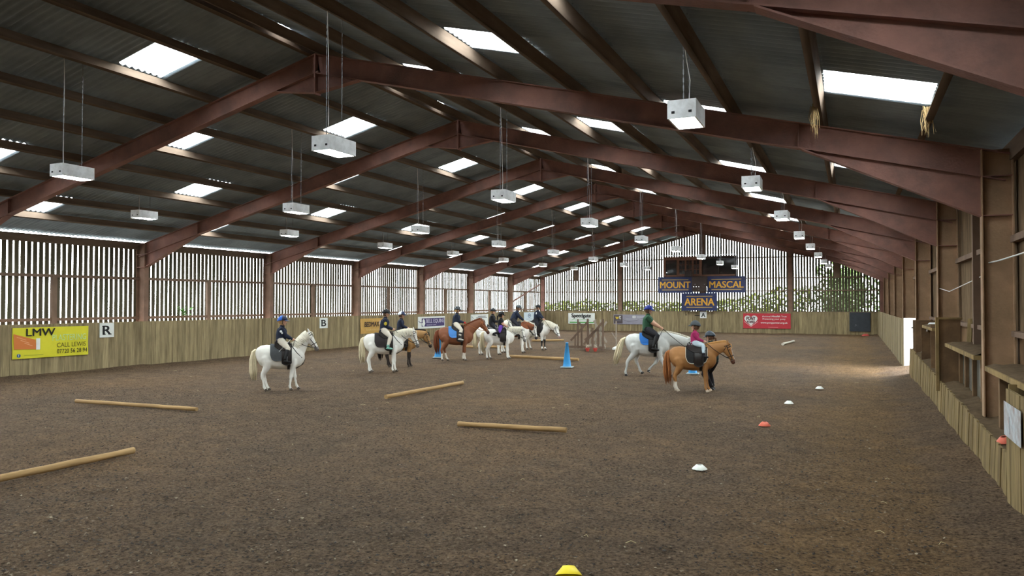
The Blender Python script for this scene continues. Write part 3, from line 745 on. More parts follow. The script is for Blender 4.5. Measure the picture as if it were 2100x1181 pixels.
shape(s, heart[::-1], SIGNW, 'heart_emblem')
text('PONY', 0.24, 0.62, 0.64, 0.26, mat('maroon_print', (84, 36, 44), 0.6), s, z=0.026, bold=0.0123); text('POWER', 0.28, 0.38, 0.56, 0.2, MATS['maroon_print'], s, z=0.026, bold=0.0123)
stroke(s, [(0.06, 0.52), (0.56, 0.13), (1.06, 0.52)], 0.02, SIGNW)
text('Animal', 1.36, 0.85, 0.62, 0.12, SIGNW, s, z=0.024); text('Health', 2.04, 0.85, 0.6, 0.13, SIGNW, s, z=0.024, bold=0.0070, shear=0.2); text('Trust', 2.72, 0.85, 0.38, 0.12, SIGNW, s, z=0.024)
text('Protecting your pony', 1.4, 0.62, 1.62, 0.16, SIGNW, s, z=0.024); text('www.ponypower.org.uk', 1.26, 0.34, 1.9, 0.16, SIGNW, s, z=0.024, bold=0.0070)
stroke(s, [(1.8, 0.1), (2.5, 0.1)], 0.02, mat('pink_print', (226, 150, 150), 0.6))
s = sign('dark_hatch', 'dark slate hatch panel in far wall beside the right corner', 0.0, -0.2, 0.26, 1.36, 1.36, mat('slate_panel', (62, 66, 72), 0.7, var=0.15, scale=4), 'F', 'panel', t=0.03)
stroke(s, [(0.35, 0.35), (0.4, 0.5), (0.48, 0.42)], 0.02, GREYP, 'chalk_mark', z=0.032)
# hall name boards
def name_board(txt, label, x, z, w, h, tx, tw, dy=0.0):
    s = sign('name_board', label, 0.22, x, z, w, h, NAVYB, 'F', 'sign', t=0.04, group='navy hall name boards')
    text(txt, tx, h * 0.30, tw, h * 0.40, GOLD, s, z=0.042, bold=0.0077)
    for yy in (0.17, 0.80): rect(s, tx + tw * 0.06, h * yy, tw * 0.88, h * 0.035, GOLDL, 'gold_line', z=0.042)
    return s
name_board('MOUNT', 'navy board with gold lettering, left one under the commentary box', -14.0, 3.08, 2.75, 1.25, 0.18, 2.35)
name_board('MASCAL', 'navy board with gold lettering, right one under the commentary box', -10.15, 3.08, 2.8, 1.25, 0.14, 2.52)
name_board('ARENA', 'navy board with gold lettering, lowest one above letter A sign', -12.15, 1.70, 2.72, 1.36, 0.24, 2.25)
# cabinet between the boards
s = empty('speaker_cabinet', (-11.28, 59.15, 3.22), 0)
MB().b2((0, 0, 0.32), (1.12, 0.24, 1.08)).build('cabinet_body', DKBROWN, s)
MB().b2((0.02, 0.02, 0), (1.1, 0.24, 0.30)).build('lower_drawer', DKBROWN, s)
for x in (0.2, 0.92): MB().tube([(x, -0.02, 0.52), (x + 0.06, -0.04, 0.46), (x + 0.1, -0.02, 0.55)], 0.012, n=5).build('handle', GREYP, s)
MB().tube([(0.45, 0.0, 0.14), (0.52, -0.03, 0.12), (0.6, 0.0, 0.16)], 0.012, n=5).build('handle', GREYP, s)
tag(s, 'dark brown cabinet between the two upper navy boards', 'cabinet')
def build_hut():
    o = empty('commentary_box', (-13.5, 59.45, 4.36))
    Wd, H = 5.5, 1.55
    MB().b2((0, 0.05, 0), (Wd, 0.12, 0.12)).build('sill_rail', BROWN, o)
    MB().b2((0, 0, H - 0.26), (2.85, 0.14, H - 0.02)).build('header_rail', BROWN, o)
    MB().b2((2.85, 0.02, H - 0.2), (Wd, 0.14, H - 0.02)).build('header_rail', DKBROWN, o)
    for x, w in ((0.0, 0.14), (1.0, 0.12), (2.78, 0.16)): MB().b2((x, -0.02, 0.0), (x + w, 0.13, H - 0.2)).build('window_post', BROWN, o)
    MB().b2((Wd - 0.08, 0, 0), (Wd, 0.13, H - 0.1)).build('window_post', DKBROWN, o)
    MB().b2((0.14, 0.06, 0.12), (1.0, 0.08, H - 0.26)).build('window_pane', PANE, o)
    for i in range(3):
        x = 1.14 + i * 0.55
        c = MB().b2((x, 0.07, 0.12), (x + 0.53, 0.085, H - 0.26)).build('window_pane', PANE, o)
        fr = MB(); fr.b2((x, 0.02, 0.12), (x + 0.05, 0.07, H - 0.26)).b2((x + 0.48, 0.02, 0.12), (x + 0.53, 0.07, H - 0.26)).b2((x + .05, 0.02, 0.12), (x + 0.48, 0.07, 0.17)).b2((x + .05, 0.02, H - 0.31), (x + 0.48, 0.07, H - 0.26))
        for k in (1, 2): fr.b2((x + .05, 0.035, 0.12 + k * 0.39), (x + 0.48, 0.07, 0.145 + k * 0.39))
        fr.b2((x + 0.255, 0.035, 0.17), (x + 0.275, 0.07, H - 0.31))
        fr.build('casement_frame', BROWN, o)
    for i in range(2):
        x = 2.96 + i * 1.25
        MB().b2((x, 0.07, 0.1), (x + 1.2, 0.085, H - 0.2)).build('window_pane', PANE, o)
    MB().b2((4.16, 0.04, 0.1), (4.21, 0.09, H - 0.2)).build('window_post', DKBROWN, o)
    MB().b2((0, 0.12, 0), (0.05, 0.5, H)).build('side_wall', DKBROWN, o); MB().b2((Wd - 0.05, 0.14, 0), (Wd, 0.5, H)).build('side_wall', DKBROWN, o)
    MB().b2((0, 0.46, 0), (Wd, 0.5, H)).build('back_wall', DKBROWN, o)
    MB().b2((0, 0.14, -0.05), (Wd, 0.5, 0.0)).build('box_floor', DKBROWN, o)
    n = 88; V = []
    for yy in (-0.25, 0.52):
        for i in range(n + 1): V.append((-0.25 + (Wd + 0.3) * i / n, yy, H + 0.03 + 0.12 * (yy + 0.25) + (0.03 if i % 4 < 2 else 0)))
    MB().add(V, [(i, i + 1, n + 2 + i, n + 1 + i) for i in range(n)]).build('corrugated_roof', mat('white_corrugated', (214, 216, 216), 0.6), o)
    MB().b2((1.65, -0.22, -0.02), (2.2, 0.02, 0.42)).build('loudspeaker', DKBROWN, o)
    tag(o, 'brown timber commentary box with dark windows high on far wall', 'booth')
build_hut()
s = sign('poster', 'torn pale poster on the nearest right wall boards', 0.012, 10.28, 0.80, 0.95, 0.38, mat('torn_poster', (176, 182, 186), 0.7, var=0.25, scale=9, dirt=(146, 112, 92), dirt_amt=0.8, dirt_scale=4), 'R', 'poster', t=0.004)
stroke(s, [(0.36, 0.05), (0.33, 0.24)], 0.02, GREYP, 'tear', z=0.006)

# ------------------------------------------------------------------ poles, cones, markers, jump wings
def lay_pole(p, q, r, label, m=POLE):
    p = Vector((*p, r * 0.9)); q = Vector((*q, r * 0.9)); d = q - p; n = 9
    mb = MB(); pts = [(i / n * d.length, rnd.uniform(-.006, .006), rnd.uniform(-.003, .003)) for i in range(n + 1)]
    o = mb.tube(pts, [r * rnd.uniform(0.94, 1.05) for _ in pts], n=12).build('ground_pole', m, None, p, (0, 0, math.atan2(d.y, d.x)), smooth=False)
    me = o.data
    for pl in me.polygons: pl.use_smooth = len(pl.vertices) == 4
    tag(o, label, 'pole', 'ground poles')
lay_pole((-16.35, 11.95), (-12.75, 12.08), 0.045, 'round pine ground pole lying below the yellow banner, nearest the left wall')
lay_pole((-10.23, 15.45), (-10.08, 19.1), 0.052, 'round pine ground pole lying diagonally right of the nearest white pony')
lay_pole((-6.74, 12.6), (-4.66, 12.78), 0.046, 'round pine ground pole lying in the middle foreground')
lay_pole((-10.0, 5.2), (-10.06, 8.3), 0.05, 'round pine ground pole running out of the left edge of the picture')
lay_pole((-13.2, 29.3), (-9.94, 28.7), 0.06, 'round pine ground pole lying behind the standing blue cone')
lay_pole((-18.2, 34.6), (-16.0, 35.3), 0.06, 'round pine ground pole glimpsed behind the chestnut horse')
lay_pole((-17.5, 42.0), (-15.9, 43.2), 0.06, 'round pine ground pole lying behind the black and white horse')
lay_pole((-3.47, 43.7), (-3.13, 47.2), 0.07, 'pale ground pole lying alone before the red banner', mat('pale_pole', (196, 188, 172), 0.7, var=0.08))
def cone(x, y, label, k=1.0, lean=0.0):
    o = empty('traffic_cone', (x, y, 0.0), R_(rnd.uniform(0, 40)))
    H = 0.88 * k; mb = MB(); n = 20
    prof = [(0.15, 0.03), (0.145, 0.06), (0.045, H - 0.03), (0.05, H - 0.028), (0.05, H), (0.036, H), (0.034, H - 0.05), (0.13, 0.06)]
    rings = [[(r * k * math.cos(2 * math.pi * j / n) + lean * z * z, r * k * math.sin(2 * math.pi * j / n), z) for j in range(n)] for r, z in prof]
    mb.loft(rings, cap=False).build('cone_body', CONEB, o, smooth=True)
    mb = MB(); mb.box((0, 0, 0.015), (0.42 * k, 0.42 * k, 0.03), taper=0.94); mb.build('cone_base', mat('dirty_cone_base', (150, 160, 160), 0.8, var=0.15, scale=8), o)
    tag(o, label, 'cone', 'tall blue cones')
cone(-9.34, 25.7, 'tall blue plastic cone standing in the open beside the jump wings')
cone(-15.95, 28.0, 'tall blue plastic cone with bent tip under the chestnut horse', 1.0, 0.12)
cone(-4.75, 25.0, 'tall blue plastic cone half hidden behind the palomino pony', 0.95)
def marker(x, y, m, label, r=0.1, h=0.062, ragged=False, rot=(0, 0, 0), z=0.0):
    n = 24; mb = MB(); prof = [(r, 0.0), (r * 0.98, 0.006), (r * 0.45, h), (r * 0.28, h), (r * 0.28, h - 0.004), (r * 0.43, h - 0.005), (r * 0.94, 0.002)]
    rings = []
    for rr, zz in prof:
        rg = []
        for j in range(n):
            q = rr * (1 + (0.1 * math.sin(j * 2.3) if ragged and rr > 0.8 * r else 0)); rg.append((q * math.cos(2 * math.pi * j / n), q * math.sin(2 * math.pi * j / n), zz))
        rings.append(rg)
    o = mb.loft(rings, cap=False).build('marker_cone', m, None, (x, y, z), rot, smooth=True)
    tag(o, label, 'marker', 'saucer marker cones')
MKW = mat('white_plastic', (226, 226, 220), 0.5); MKO = mat('orange_plastic', (206, 98, 74), 0.5); MKY = mat('yellow_plastic', (238, 212, 28), 0.4)
marker(-0.82, 22.03, MKW, 'white saucer marker, farthest of the marker line', 0.11)
marker(-1.34, 18.5, MKW, 'white saucer marker between the far white and orange ones', 0.105)
marker(-1.52, 15.0, MKO, 'orange saucer marker lying on the sand', 0.11, 0.07)
marker(-1.95, 10.72, MKW, 'ragged white saucer marker, nearest white one', 0.1, 0.06, True)
marker(-2.16, 5.98, MKY, 'yellow saucer marker tipped up at the bottom edge', 0.112, 0.075, False, (R_(-24), R_(-10), 0), 0.045)
marker(1.74, 11.3, MKO, 'orange saucer marker left on the right wall ledge', 0.1, 0.06, False, (R_(10), R_(-14), 0), 0.56)
marker(0.83, 58.6, mat('red_plastic', (170, 60, 48), 0.5), 'red saucer marker below the dark hatch', 0.28, 0.14)
TIM = mat('grey_brown_timber', (112, 92, 78), 0.85, var=0.2, scale=4, stretch=(4, 4, 1)); TIMP = mat('pale_weathered_timber', (160, 148, 134), 0.85, var=0.15, scale=4)
def wing(x, y, rz, ups, diag, base, m, label):
    o = empty('jump_wing', (x, y, 0), rz)
    for (ux, uh, uw) in ups: MB().b2((ux - uw / 2, -0.04, 0.06), (ux + uw / 2, 0.04, uh)).build('upright', m, o)
    for (p, q) in diag: MB().bar((p[0], -0.06, p[1]), (q[0], -0.06, q[1]), 0.04, 0.1, up=(0, 0, 1)).build('brace', m, o)
    MB().b2((base[0], -0.05, 0.08), (base[1], 0.05, 0.2)).build('bottom_rail', m, o)
    for bx in (base[0] + 0.06, base[1] - 0.06): MB().b2((bx - 0.06, -0.32, 0), (bx + 0.06, 0.32, 0.1)).build('foot', m, o)
    tag(o, label, 'jump wing', 'timber jump wings')
ps = R_(20)
wing(-12.15, 35.6, ps, [(-0.2, 1.5, 0.08), (-0.02, 1.2, 0.09), (0.28, 1.52, 0.1), (-0.34, 0.75, 0.07)], [((-0.55, 0.45), (0.26, 1.35)), ((-0.2, 1.35), (0.02, 1.15))], (-0.75, 0.32), TIM, 'left brown timber jump wing with slanting brace')
wing(-11.35, 35.2, ps, [(0.38, 1.52, 0.09), (-0.12, 1.1, 0.1), (-0.32, 0.9, 0.08), (0.14, 1.15, 0.09)], [((-0.55, 0.3), (0.38, 1.4)), ((-0.5, 0.5), (0.1, 1.05))], (-0.5, 0.45), TIM, 'middle brown timber jump wing with tall right upright')
wing(-11.9, 37.0, ps, [(0.0, 1.48, 0.06), (0.25, 1.45, 0.06), (-0.3, 1.0, 0.06)], [((-0.1, 1.4), (0.55, 0.3)), ((0.55, 1.35), (-0.1, 0.4))], (-0.4, 0.5), TIMP, 'pale crossed timber jump wing standing behind the brown ones')
s = empty('jump_stand', (-10.62, 36.3, 0), ps)
MB().tube([(0, 0, 0.08), (0, 0, 1.4)], 0.03).build('upright', TIMP, s); MB().tube([(0.03, 0, 0.45), (-0.22, 0.02, 0.85)], 0.022).build('brace', TIMP, s)
mb = MB(); mb.loft([[(r * math.cos(t * .5236), r * math.sin(t * .5236), z) for t in range(12)] for r, z in ((0.2, 0), (0.2, 0.07), (0.12, 0.14), (0.04, 0.16))]); mb.build('weighted_base', MKW, s, smooth=False)
tag(s, 'slim white jump stand on a round weighted base', 'jump stand')
for k, (x, y) in enumerate(((-11.5, 34.5), (-11.12, 34.5))):
    o = empty('flower_pot', (x, y, 0)); mb = MB()
    mb.loft([[(r * math.cos(t * .5236), r * math.sin(t * .5236), z) for t in range(12)] for r, z in ((0.06, 0), (0.1, 0.12), (0.11, 0.16), (0.09, 0.16))]).build('pot', mat('red_pot', (186, 70, 60), 0.6), o)
    mb = MB()
    for i in range(9): mb.ell((rnd.uniform(-.08, .08), rnd.uniform(-.06, .06), 0.2 + rnd.uniform(0, .1)), (0.04, 0.04, 0.035), 6, 4)
    mb.build('flower_head', mat('dull_flower', (170, 160, 140), 0.8), o)
    tag(o, ['small red pot at the jump wings, left one', 'small red pot at the jump wings, right one'][k], 'pot')
# plant growing through the slats
o = empty('wall_plant', (XL + 0.2, 22.1, 1.8)); mb = MB()
for i in range(46):
    a, l = rnd.uniform(0, 6.28), rnd.uniform(0.1, 0.24); c = Vector((rnd.uniform(-.05, .12), rnd.gauss(0, .16), abs(rnd.gauss(0.12, .16))))
    d = Vector((math.cos(a) * .5, math.sin(a), rnd.uniform(-.4, .6))).normalized() * l; sd = d.cross(Vector((0, 0, 1))).normalized() * l * .3
    mb.add([c, c + d * .5 + sd, c + d, c + d * .5 - sd], [(0, 1, 2, 3)])
mb.build('foliage', mat('leaf_green', (96, 150, 62), 0.6, var=0.2), o)
mb = MB()
for i in range(5): mb.tube([(0, rnd.uniform(-.1, .1), 0), (rnd.uniform(0, .1), rnd.uniform(-.2, .2), rnd.uniform(.2, .4))], 0.006, n=4)
mb.build('stem', MATS['leaf_green'], o)
tag(o, 'small green plant growing in through the left wall slats', 'plant')

# ------------------------------------------------------------------ trees beyond the walls
def tree(x, y, h, r, label, seed, m, z0=0.6, n=1500):
    o = empty('tree', (x, y, -0.1)); rr = np.random.RandomState(seed); mb = MB()
    cl = [(rr.normal(0, r * .45), rr.normal(0, r * .45), z0 + (h - z0) * rr.rand(), r * (0.35 + 0.3 * rr.rand())) for _ in range(22)]
    for k in range(n):
        c = cl[rr.randint(len(cl))]; d = rr.normal(size=3); d /= np.linalg.norm(d); p = Vector(np.array(c[:3]) + d * c[3] * rr.rand() ** .4)
        p.z = max(p.z, 0.15); a = Vector(rr.normal(size=3)).normalized() * rr.uniform(.10, .22); b = a.cross(Vector(rr.normal(size=3))).normalized() * a.length * .55
        mb.add([p - a, p + b, p + a, p - b], [(0, 1, 2, 3)])
    mb.build('foliage', m, o)
    mb = MB(); mb.tube([(0, 0, -0.1), (0.1, 0, h * .4), (0, 0.1, h * .8)], [0.2, 0.14, 0.05]); mb.build('trunk', mat('bark', (84, 70, 56), 0.9), o)
    tag(o, label, 'tree', 'trees behind the far wall')
LG = [mat('tree_leaf_yellowgreen', (150, 158, 74), 0.7, var=0.2), mat('tree_leaf_green', (86, 108, 52), 0.7, var=0.25), mat('tree_leaf_dark', (68, 78, 46), 0.7, var=0.25)]
def hedge():
    rr = np.random.RandomState(77); mb = MB()
    for k in range(15000):
        x = -25 + 30 * rr.rand(); top = 2.0 + 0.5 * noise.noise((x * .6, 0, 3)) + (1.0 if x > -9 else 0) * min(1, (x + 9) / 4 if x > -9 else 0) + (1.6 if x > -2.5 else 0)
        top = max(top, 0.5); p = Vector((x, 62.6 + max(-1.2, min(1.2, rr.normal() * .45)), 0.1 + top * 1.15 * rr.rand() ** 1.15))
        a = Vector(rr.normal(size=3)).normalized() * rr.uniform(.08, .2); b = a.cross(Vector(rr.normal(size=3))).normalized() * a.length * .55
        m = (0 if rr.rand() < .6 else 1) if x < -6 else (1 if rr.rand() < .55 else (2 if x > -3 else 0))
        mb.add([p - a, p + b, p + a, p - b], [(0, 1, 2, 3)], m)
    tag(mb.build('hedge_foliage', LG), 'loose green and yellow-green hedge seen through the far slats', 'hedge', kind='stuff')
hedge()
for i, (x, y, h, r, c, lb) in enumerate([(-0.6, 68.5, 4.9, 1.5, 2, 'tall dark green tree behind the slats near the right corner'), (3.9, 68.2, 5.1, 1.4, 2, 'dark green tree behind the far right corner slats')]):
    tree(x, y, h, r, lb, 40 + i, LG[c], n=5000)

# ------------------------------------------------------------------ bodies: closed lofts joined into one skin
def remesh(mb, voxel, it, name):
    me = mb.mesh(name, [RED]); o = bpy.data.objects.new('tmp', me); COL.objects.link(o)
    md = o.modifiers.new('r', 'REMESH'); md.mode = 'VOXEL'; md.voxel_size = voxel; md.use_smooth_shade = True
    sm = o.modifiers.new('s', 'SMOOTH'); sm.factor = 0.5; sm.iterations = it
    dg = bpy.context.evaluated_depsgraph_get()
    out = bpy.data.meshes.new_from_object(o.evaluated_get(dg)); out.name = name
    bpy.data.objects.remove(o); bpy.data.meshes.remove(me)
    out.polygons.foreach_set('use_smooth', [True] * len(out.polygons))
    return out
def face_centres(me):
    n = len(me.polygons); c = np.empty(n * 3); me.polygons.foreach_get('center', c); return c.reshape(-1, 3)
def assign(me, zones, order, mats, extra=None):
    """every face takes the material of the nearest limb segment (a, b, ra, rb, zone)"""
    P = face_centres(me); best = np.full(len(P), 1e9); idx = np.zeros(len(P), int)
    for a, b, ra, rb, z in zones:
        a = np.array(a, float); b = np.array(b, float); d = b - a; L2 = max(d @ d, 1e-9)
        t = np.clip((P - a) @ d / L2, 0, 1); q = a + t[:, None] * d; r = ra + (rb - ra) * t
        dist = np.linalg.norm(P - q, axis=1) - r
        k = dist < best; best[k] = dist[k]; idx[k] = order.index(z)
    if extra is not None: idx = extra(P, idx)
    me.materials.clear()
    for m in mats: me.materials.append(m)
    me.polygons.foreach_set('material_index', idx.astype(np.int32)); me.update()
TORSO = [(-.575, .985, .05, .04), (-.53, .96, .16, .12), (-.44, .925, .26, .20), (-.30, .91, .30, .245), (-.12, .885, .31, .265), (.06, .865, .312, .275), (.22, .868, .312, .262), (.36, .885, .315, .232), (.48, .88, .285, .195), (.58, .87, .225, .16), (.655, .86, .12, .11), (.68, .86, .05, .05)]
TX = np.array([t[0] for t in TORSO])
def tor(x): return [float(np.interp(x, TX, [t[i] for t in TORSO])) for i in (1, 2, 3)]
def tpt(x, a, off=0.0):                      # point on the trunk, a = angle from the top, + towards +y
    zc, hh, hw = tor(x); return Vector((x, (hw + off) * math.sin(a), zc + (hh + off) * math.cos(a)))
def aofz(x, z):
    zc, hh, hw = tor(x); return math.acos(max(-1, min(1, (z - zc) / hh)))
def drape(x0, x1, bot, off, th, nu=14, nv=18, top=None):
    """cloth-like shell over the trunk between x0 and x1, down to z = bot(u)"""
    mb = MB(); V = []
    for o_ in (off + th, off):
        for i in range(nu + 1):
            u = i / nu; x = x0 + (x1 - x0) * u; A = aofz(x, bot(u))
            for j in range(nv + 1):
                a = -A + 2 * A * j / nv
                V.append(tpt(x, a, o_ + (top(u, abs(a) / max(A, .01)) if top and o_ > off else 0)))
    n = (nu + 1) * (nv + 1); F = []
    for i in range(nu):
        for j in range(nv):
            a = i * (nv + 1) + j; F.append((a, a + 1, a + nv + 2, a + nv + 1)); F.append((n + a + nv + 1, n + a + nv + 2, n + a + 1, n + a))
    bd = list(range(nv + 1)) + [i * (nv + 1) + nv for i in range(1, nu + 1)] + [nu * (nv + 1) + j for j in range(nv - 1, -1, -1)] + [i * (nv + 1) for i in range(nu - 1, 0, -1)]
    for a, b in zip(bd, bd[1:] + bd[:1]): F.append((a, b, n + b, n + a))
    return mb.add(V, F)
def horse(name, label, cat, loc, heading, s, poll, muz, coat, mane, tail_m, legs, pad, pad_m, hoof=None, muzzle_m=None, sock=None, sock_legs=(), dark_points=None, patches=None, patch_m=None, turn=0.0, tail_swing=0.0,
          tack=True, piping=None, breast=False, blaze=None, hands=None, group='ponies and horses with riders', tail_len=0.85, saddle_m=None, bridle_m=None, mane_down=True, roached=False):
    root = empty(name, (loc[0], loc[1], -0.01), heading); root.scale = (s, s, s)
    hoof = hoof or mat('hoof_horn', (78, 66, 56), 0.6); muzzle_m = muzzle_m or mat('grey_muzzle', (120, 112, 108), 0.6)
    bridle_m = bridle_m or mat('black_leather', (30, 27, 26), 0.5); saddle_m = saddle_m or mat('saddle_leather', (40, 34, 32), 0.45)
    mb = MB(); Z = []; N = 16
    rings = []
    for x, zc, hh, hw in TORSO:
        rg = []
        for j in range(N):
            t = 2 * math.pi * j / N; sy, cz = math.sin(t), math.cos(t)
            sy = math.copysign(abs(sy) ** 0.92, sy)
            rg.append((x, hw * sy, zc + hh * cz))
        rings.append(rg)
    mb.loft(rings)
    for a, b in zip(TORSO[:-1], TORSO[1:]): Z.append(((a[0], 0, a[1]), (b[0], 0, b[1]), (a[2] + a[3]) / 2, (b[2] + b[3]) / 2, 'coat'))
    # neck and head
    P3 = Vector((poll[0], turn * 0.3, poll[1])); d = (Vector((muz[0], turn, muz[1])) - P3).normalized(); HL = 0.53
    side = Vector((0, 1, 0)); side = (side - d * side.dot(d)).normalized(); n = d.cross(side).normalized()
    if n.x < 0: n = -n
    side = Vector((0, 1, 0)) - d * d.y; side.normalize()
    P0 = Vector((.40, 0, .97)); e = P3 - n * 0.03 + d * 0.04
    P1 = P0 + Vector((.17, 0, .15)); P2 = e - (e - P0).normalized() * 0.17 + Vector((-.02, 0, .05))
    bez = lambda t: P0 * (1 - t) ** 3 + P1 * 3 * t * (1 - t) ** 2 + P2 * 3 * t * t * (1 - t) + e * t ** 3
    crest = []; rings = []; K = 8
    for i in range(K + 1):
        t = i / K; c = bez(t); dd = (bez(min(1, t + .02)) - bez(max(0, t - .02))).normalized(); up = side.cross(dd)
        if up.z < 0 and up.x > -0.2 or up.z < -0.5: up = -up
        hh = np.interp(t, [0, .25, .5, .75, 1], [.27, .215, .17, .138, .115]); hw = np.interp(t, [0, .25, .5, .75, 1], [.15, .11, .086, .075, .07])
        rings.append([c + side * (hw * math.sin(2 * math.pi * j / N)) + up * (hh * math.cos(2 * math.pi * j / N)) for j in range(N)])
        crest.append((c + up * hh * 0.97, up, dd)); 
        if i: Z.append((pc, c, ph, (hh + hw) / 2, 'coat'))
        pc, ph = c, (hh + hw) / 2
    mb.loft(rings)
    HT = [(-.06, .05, .05, -.03), (0, .085, .068, -.03), (.12, .108, .082, -.038), (.28, .122, .084, -.05), (.45, .098, .066, -.04), (.62, .074, .054, -.024), (.8, .064, .05, -.018), (.92, .064, .054, -.02), (1.0, .045, .04, -.022), (1.03, .015, .015, -.022)]
    def hc(t): return P3 + d * (HL * t) + n * float(np.interp(t, [h[0] for h in HT], [h[3] for h in HT]))
    def hr(t): return [float(np.interp(t, [h[0] for h in HT], [h[i] for h in HT])) for i in (1, 2)]
    def hp(t, a, off=0.0): hh, hw = hr(t); return hc(t) + side * ((hw + off) * math.sin(a)) + n * ((hh + off) * math.cos(a))
    mb.loft([[hp(h[0], 2 * math.pi * j / N) for j in range(N)] for h in HT])
    for a, b in zip(HT[:-1], HT[1:]): Z.append((hc(a[0]), hc(b[0]), (a[1] + a[2]) / 2, (b[1] + b[2]) / 2, 'muzzle' if a[0] >= .8 else 'coat'))
    for sg in (-1, 1):                                # ears, brow ridges, nostrils' rims
        b0 = P3 + side * (sg * .045) + n * .035 - d * .0
        mb.tube([b0 + d * .03, b0 - d * .05 + side * sg * .012, b0 - d * .10 + side * sg * .012 + n * .01, b0 - d * .14 + side * sg * .008 + n * .012], [.024, .027, .019, .004], n=8)
        mb.ell(hp(.27, sg * 1.05), (.03, .02, .03)); mb.ell(hp(.93, sg * 1.0), (.026, .018, .026))
        Z.append((b0, b0 - d * .14, .03, .01, 'coat'))
    # legs
    FRONT = [(.42, .06, .90, .09), (.405, .10, .79, .135), (.385, .115, .66, .115), (.375, .115, .54, .075), (.37, .112, .43, .054), (.372, .11, .345, .05), (.366, .11, .285, .033), (.364, .11, .18, .030), (.364, .11, .11, .038), (.39, .11, .062, .034), (.405, .11, .035, .047), (.415, .11, .0, .056)]
    HIND = [(-.34, .07, .97, .12), (-.32, .10, .86, .18), (-.27, .12, .74, .165), (-.28, .125, .64, .125), (-.345, .12, .53, .078), (-.405, .115, .44, .054), (-.415, .113, .38, .05), (-.395, .112, .27, .034), (-.39, .112, .18, .032), (-.388, .112, .115, .040), (-.36, .112, .064, .035), (-.345, .112, .035, .047), (-.335, .112, .0, .056)]
    for key, sg in (('fr', -1), ('fl', 1), ('hr', -1), ('hl', 1)):
        T = FRONT if key[0] == 'f' else HIND; dx, lift = legs.get(key, (0, 0)); z0 = .66 if key[0] == 'f' else .72
        pts = []; rad = []
        for x, y, z, r in T:
            w = max(0, 1 - z / z0); wl = max(0, 1 - z / .45)
            px = x + dx * w - (lift * 1.1 * (wl ** 1.3) if lift else 0) + (lift * 0.45 * max(0, 1 - abs(z - .4) / .3) if lift else 0)
            pz = z + lift * wl + abs(dx) * 0.06 * w * 0
            pts.append(Vector((px, y * sg, pz))); rad.append(r)
        mb.tube(pts, [(r, r) if i > 3 else (r * .8, r) for i, r in enumerate(rad)], n=12, ref=(0, 1, 0))
        for i in range(len(pts) - 1):
            z = T[i + 1][2]
            zone = 'hoof' if T[i][2] <= .036 else ('coat' if z > .46 else ('low' if (key in sock_legs or dark_points) else 'coat'))
            if key in sock_legs and zone == 'low' and z > .2: zone = 'coat'
            if sock_legs and key in sock_legs and zone == 'low': zone = 'sock'
            Z.append((pts[i], pts[i + 1], rad[i] * .95, rad[i + 1] * .95, zone))
    me = remesh(mb, 0.017, 7, 'body')
    order = ['coat', 'low', 'sock', 'hoof', 'muzzle', 'patch', 'blaze']
    def ex(P, idx):
        if patches:
            nz = np.array([noise.noise((p[0] * 5, p[1] * 5, p[2] * 5)) for p in P])
            for c, r in patches:
                dd = np.linalg.norm((P - np.array(c)) * np.array([1, .8, 1]), axis=1) - r + nz * .09
                idx = np.where((dd < 0) & ((idx == 0) | (idx == 4)), 5, idx)
        if blaze:
            a = np.array(hp(.1, 0)); b = np.array(hp(.85, 0)); ab = b - a; t = np.clip((P - a) @ ab / (ab @ ab), 0, 1); dd = np.linalg.norm(P - (a + t[:, None] * ab), axis=1)
            idx = np.where((dd < .035) & (idx == 0), 6, idx)
        return idx
    assign(me, Z, order, [coat, dark_points or coat, sock or coat, hoof, muzzle_m, patch_m or coat, blaze or coat], ex)
    put('body', me, root)
    EYE = mat('dark_eye', (24, 20, 18), 0.15)
    for sg in (-1, 1):
        MB().ell(hp(.27, sg * 1.15, -.004), (.019, .016, .019)).build('eye', EYE, root, smooth=True)
        MB().ell(hp(.95, sg * 1.0, .004), (.012, .008, .014)).build('nostril', EYE, root, smooth=True)
    # mane, forelock, tail
    rr = random.Random(int(abs(loc[0] * 100))); mb = MB()
    for i in range(34):
        f = i / 33 * (K - .01); a = int(f); w = f - a; p = crest[a][0].lerp(crest[min(a + 1, K)][0], w); up = crest[a][1]; dd = crest[a][2]
        l = (.05 if roached else .17) + rr.uniform(-.03, .05)
        sg = -1
        if roached: mb.tube([p - up * .02, p + up * .03, p + up * .055 - dd * .015], [(.012, .02), (.012, .02), .004], n=6)
        else:
            hw = .075
            mb.tube([p - up * .015, p + up * .02 + side * sg * .02, p - up * l * .35 + side * sg * (hw + .01) - dd * .02, p - up * l * .8 + side * sg * (hw + .035) - dd * rr.uniform(.0, .05), p - up * l * 1.1 + side * sg * (hw + .04) - dd * rr.uniform(.02, .07)], [(.012, .022), (.014, .026), (.013, .026), (.009, .017), .003], n=6)
    mb.build('mane', mane, root, smooth=True)
    mb = MB()
    for i in range(6):
        y = rr.uniform(-.03, .03); q = P3 - d * .02 + n * .05 + side * y
        mb.tube([q, q + d * .05 + n * .045, q + d * .12 + n * .035 + side * y * .5, q + d * .17 + n * .02 + side * y], [.014, .015, .011, .003], n=6)
    mb.build('forelock', mane, root, smooth=True)
    mb = MB(); T0 = Vector((-.545, 0, 1.09))
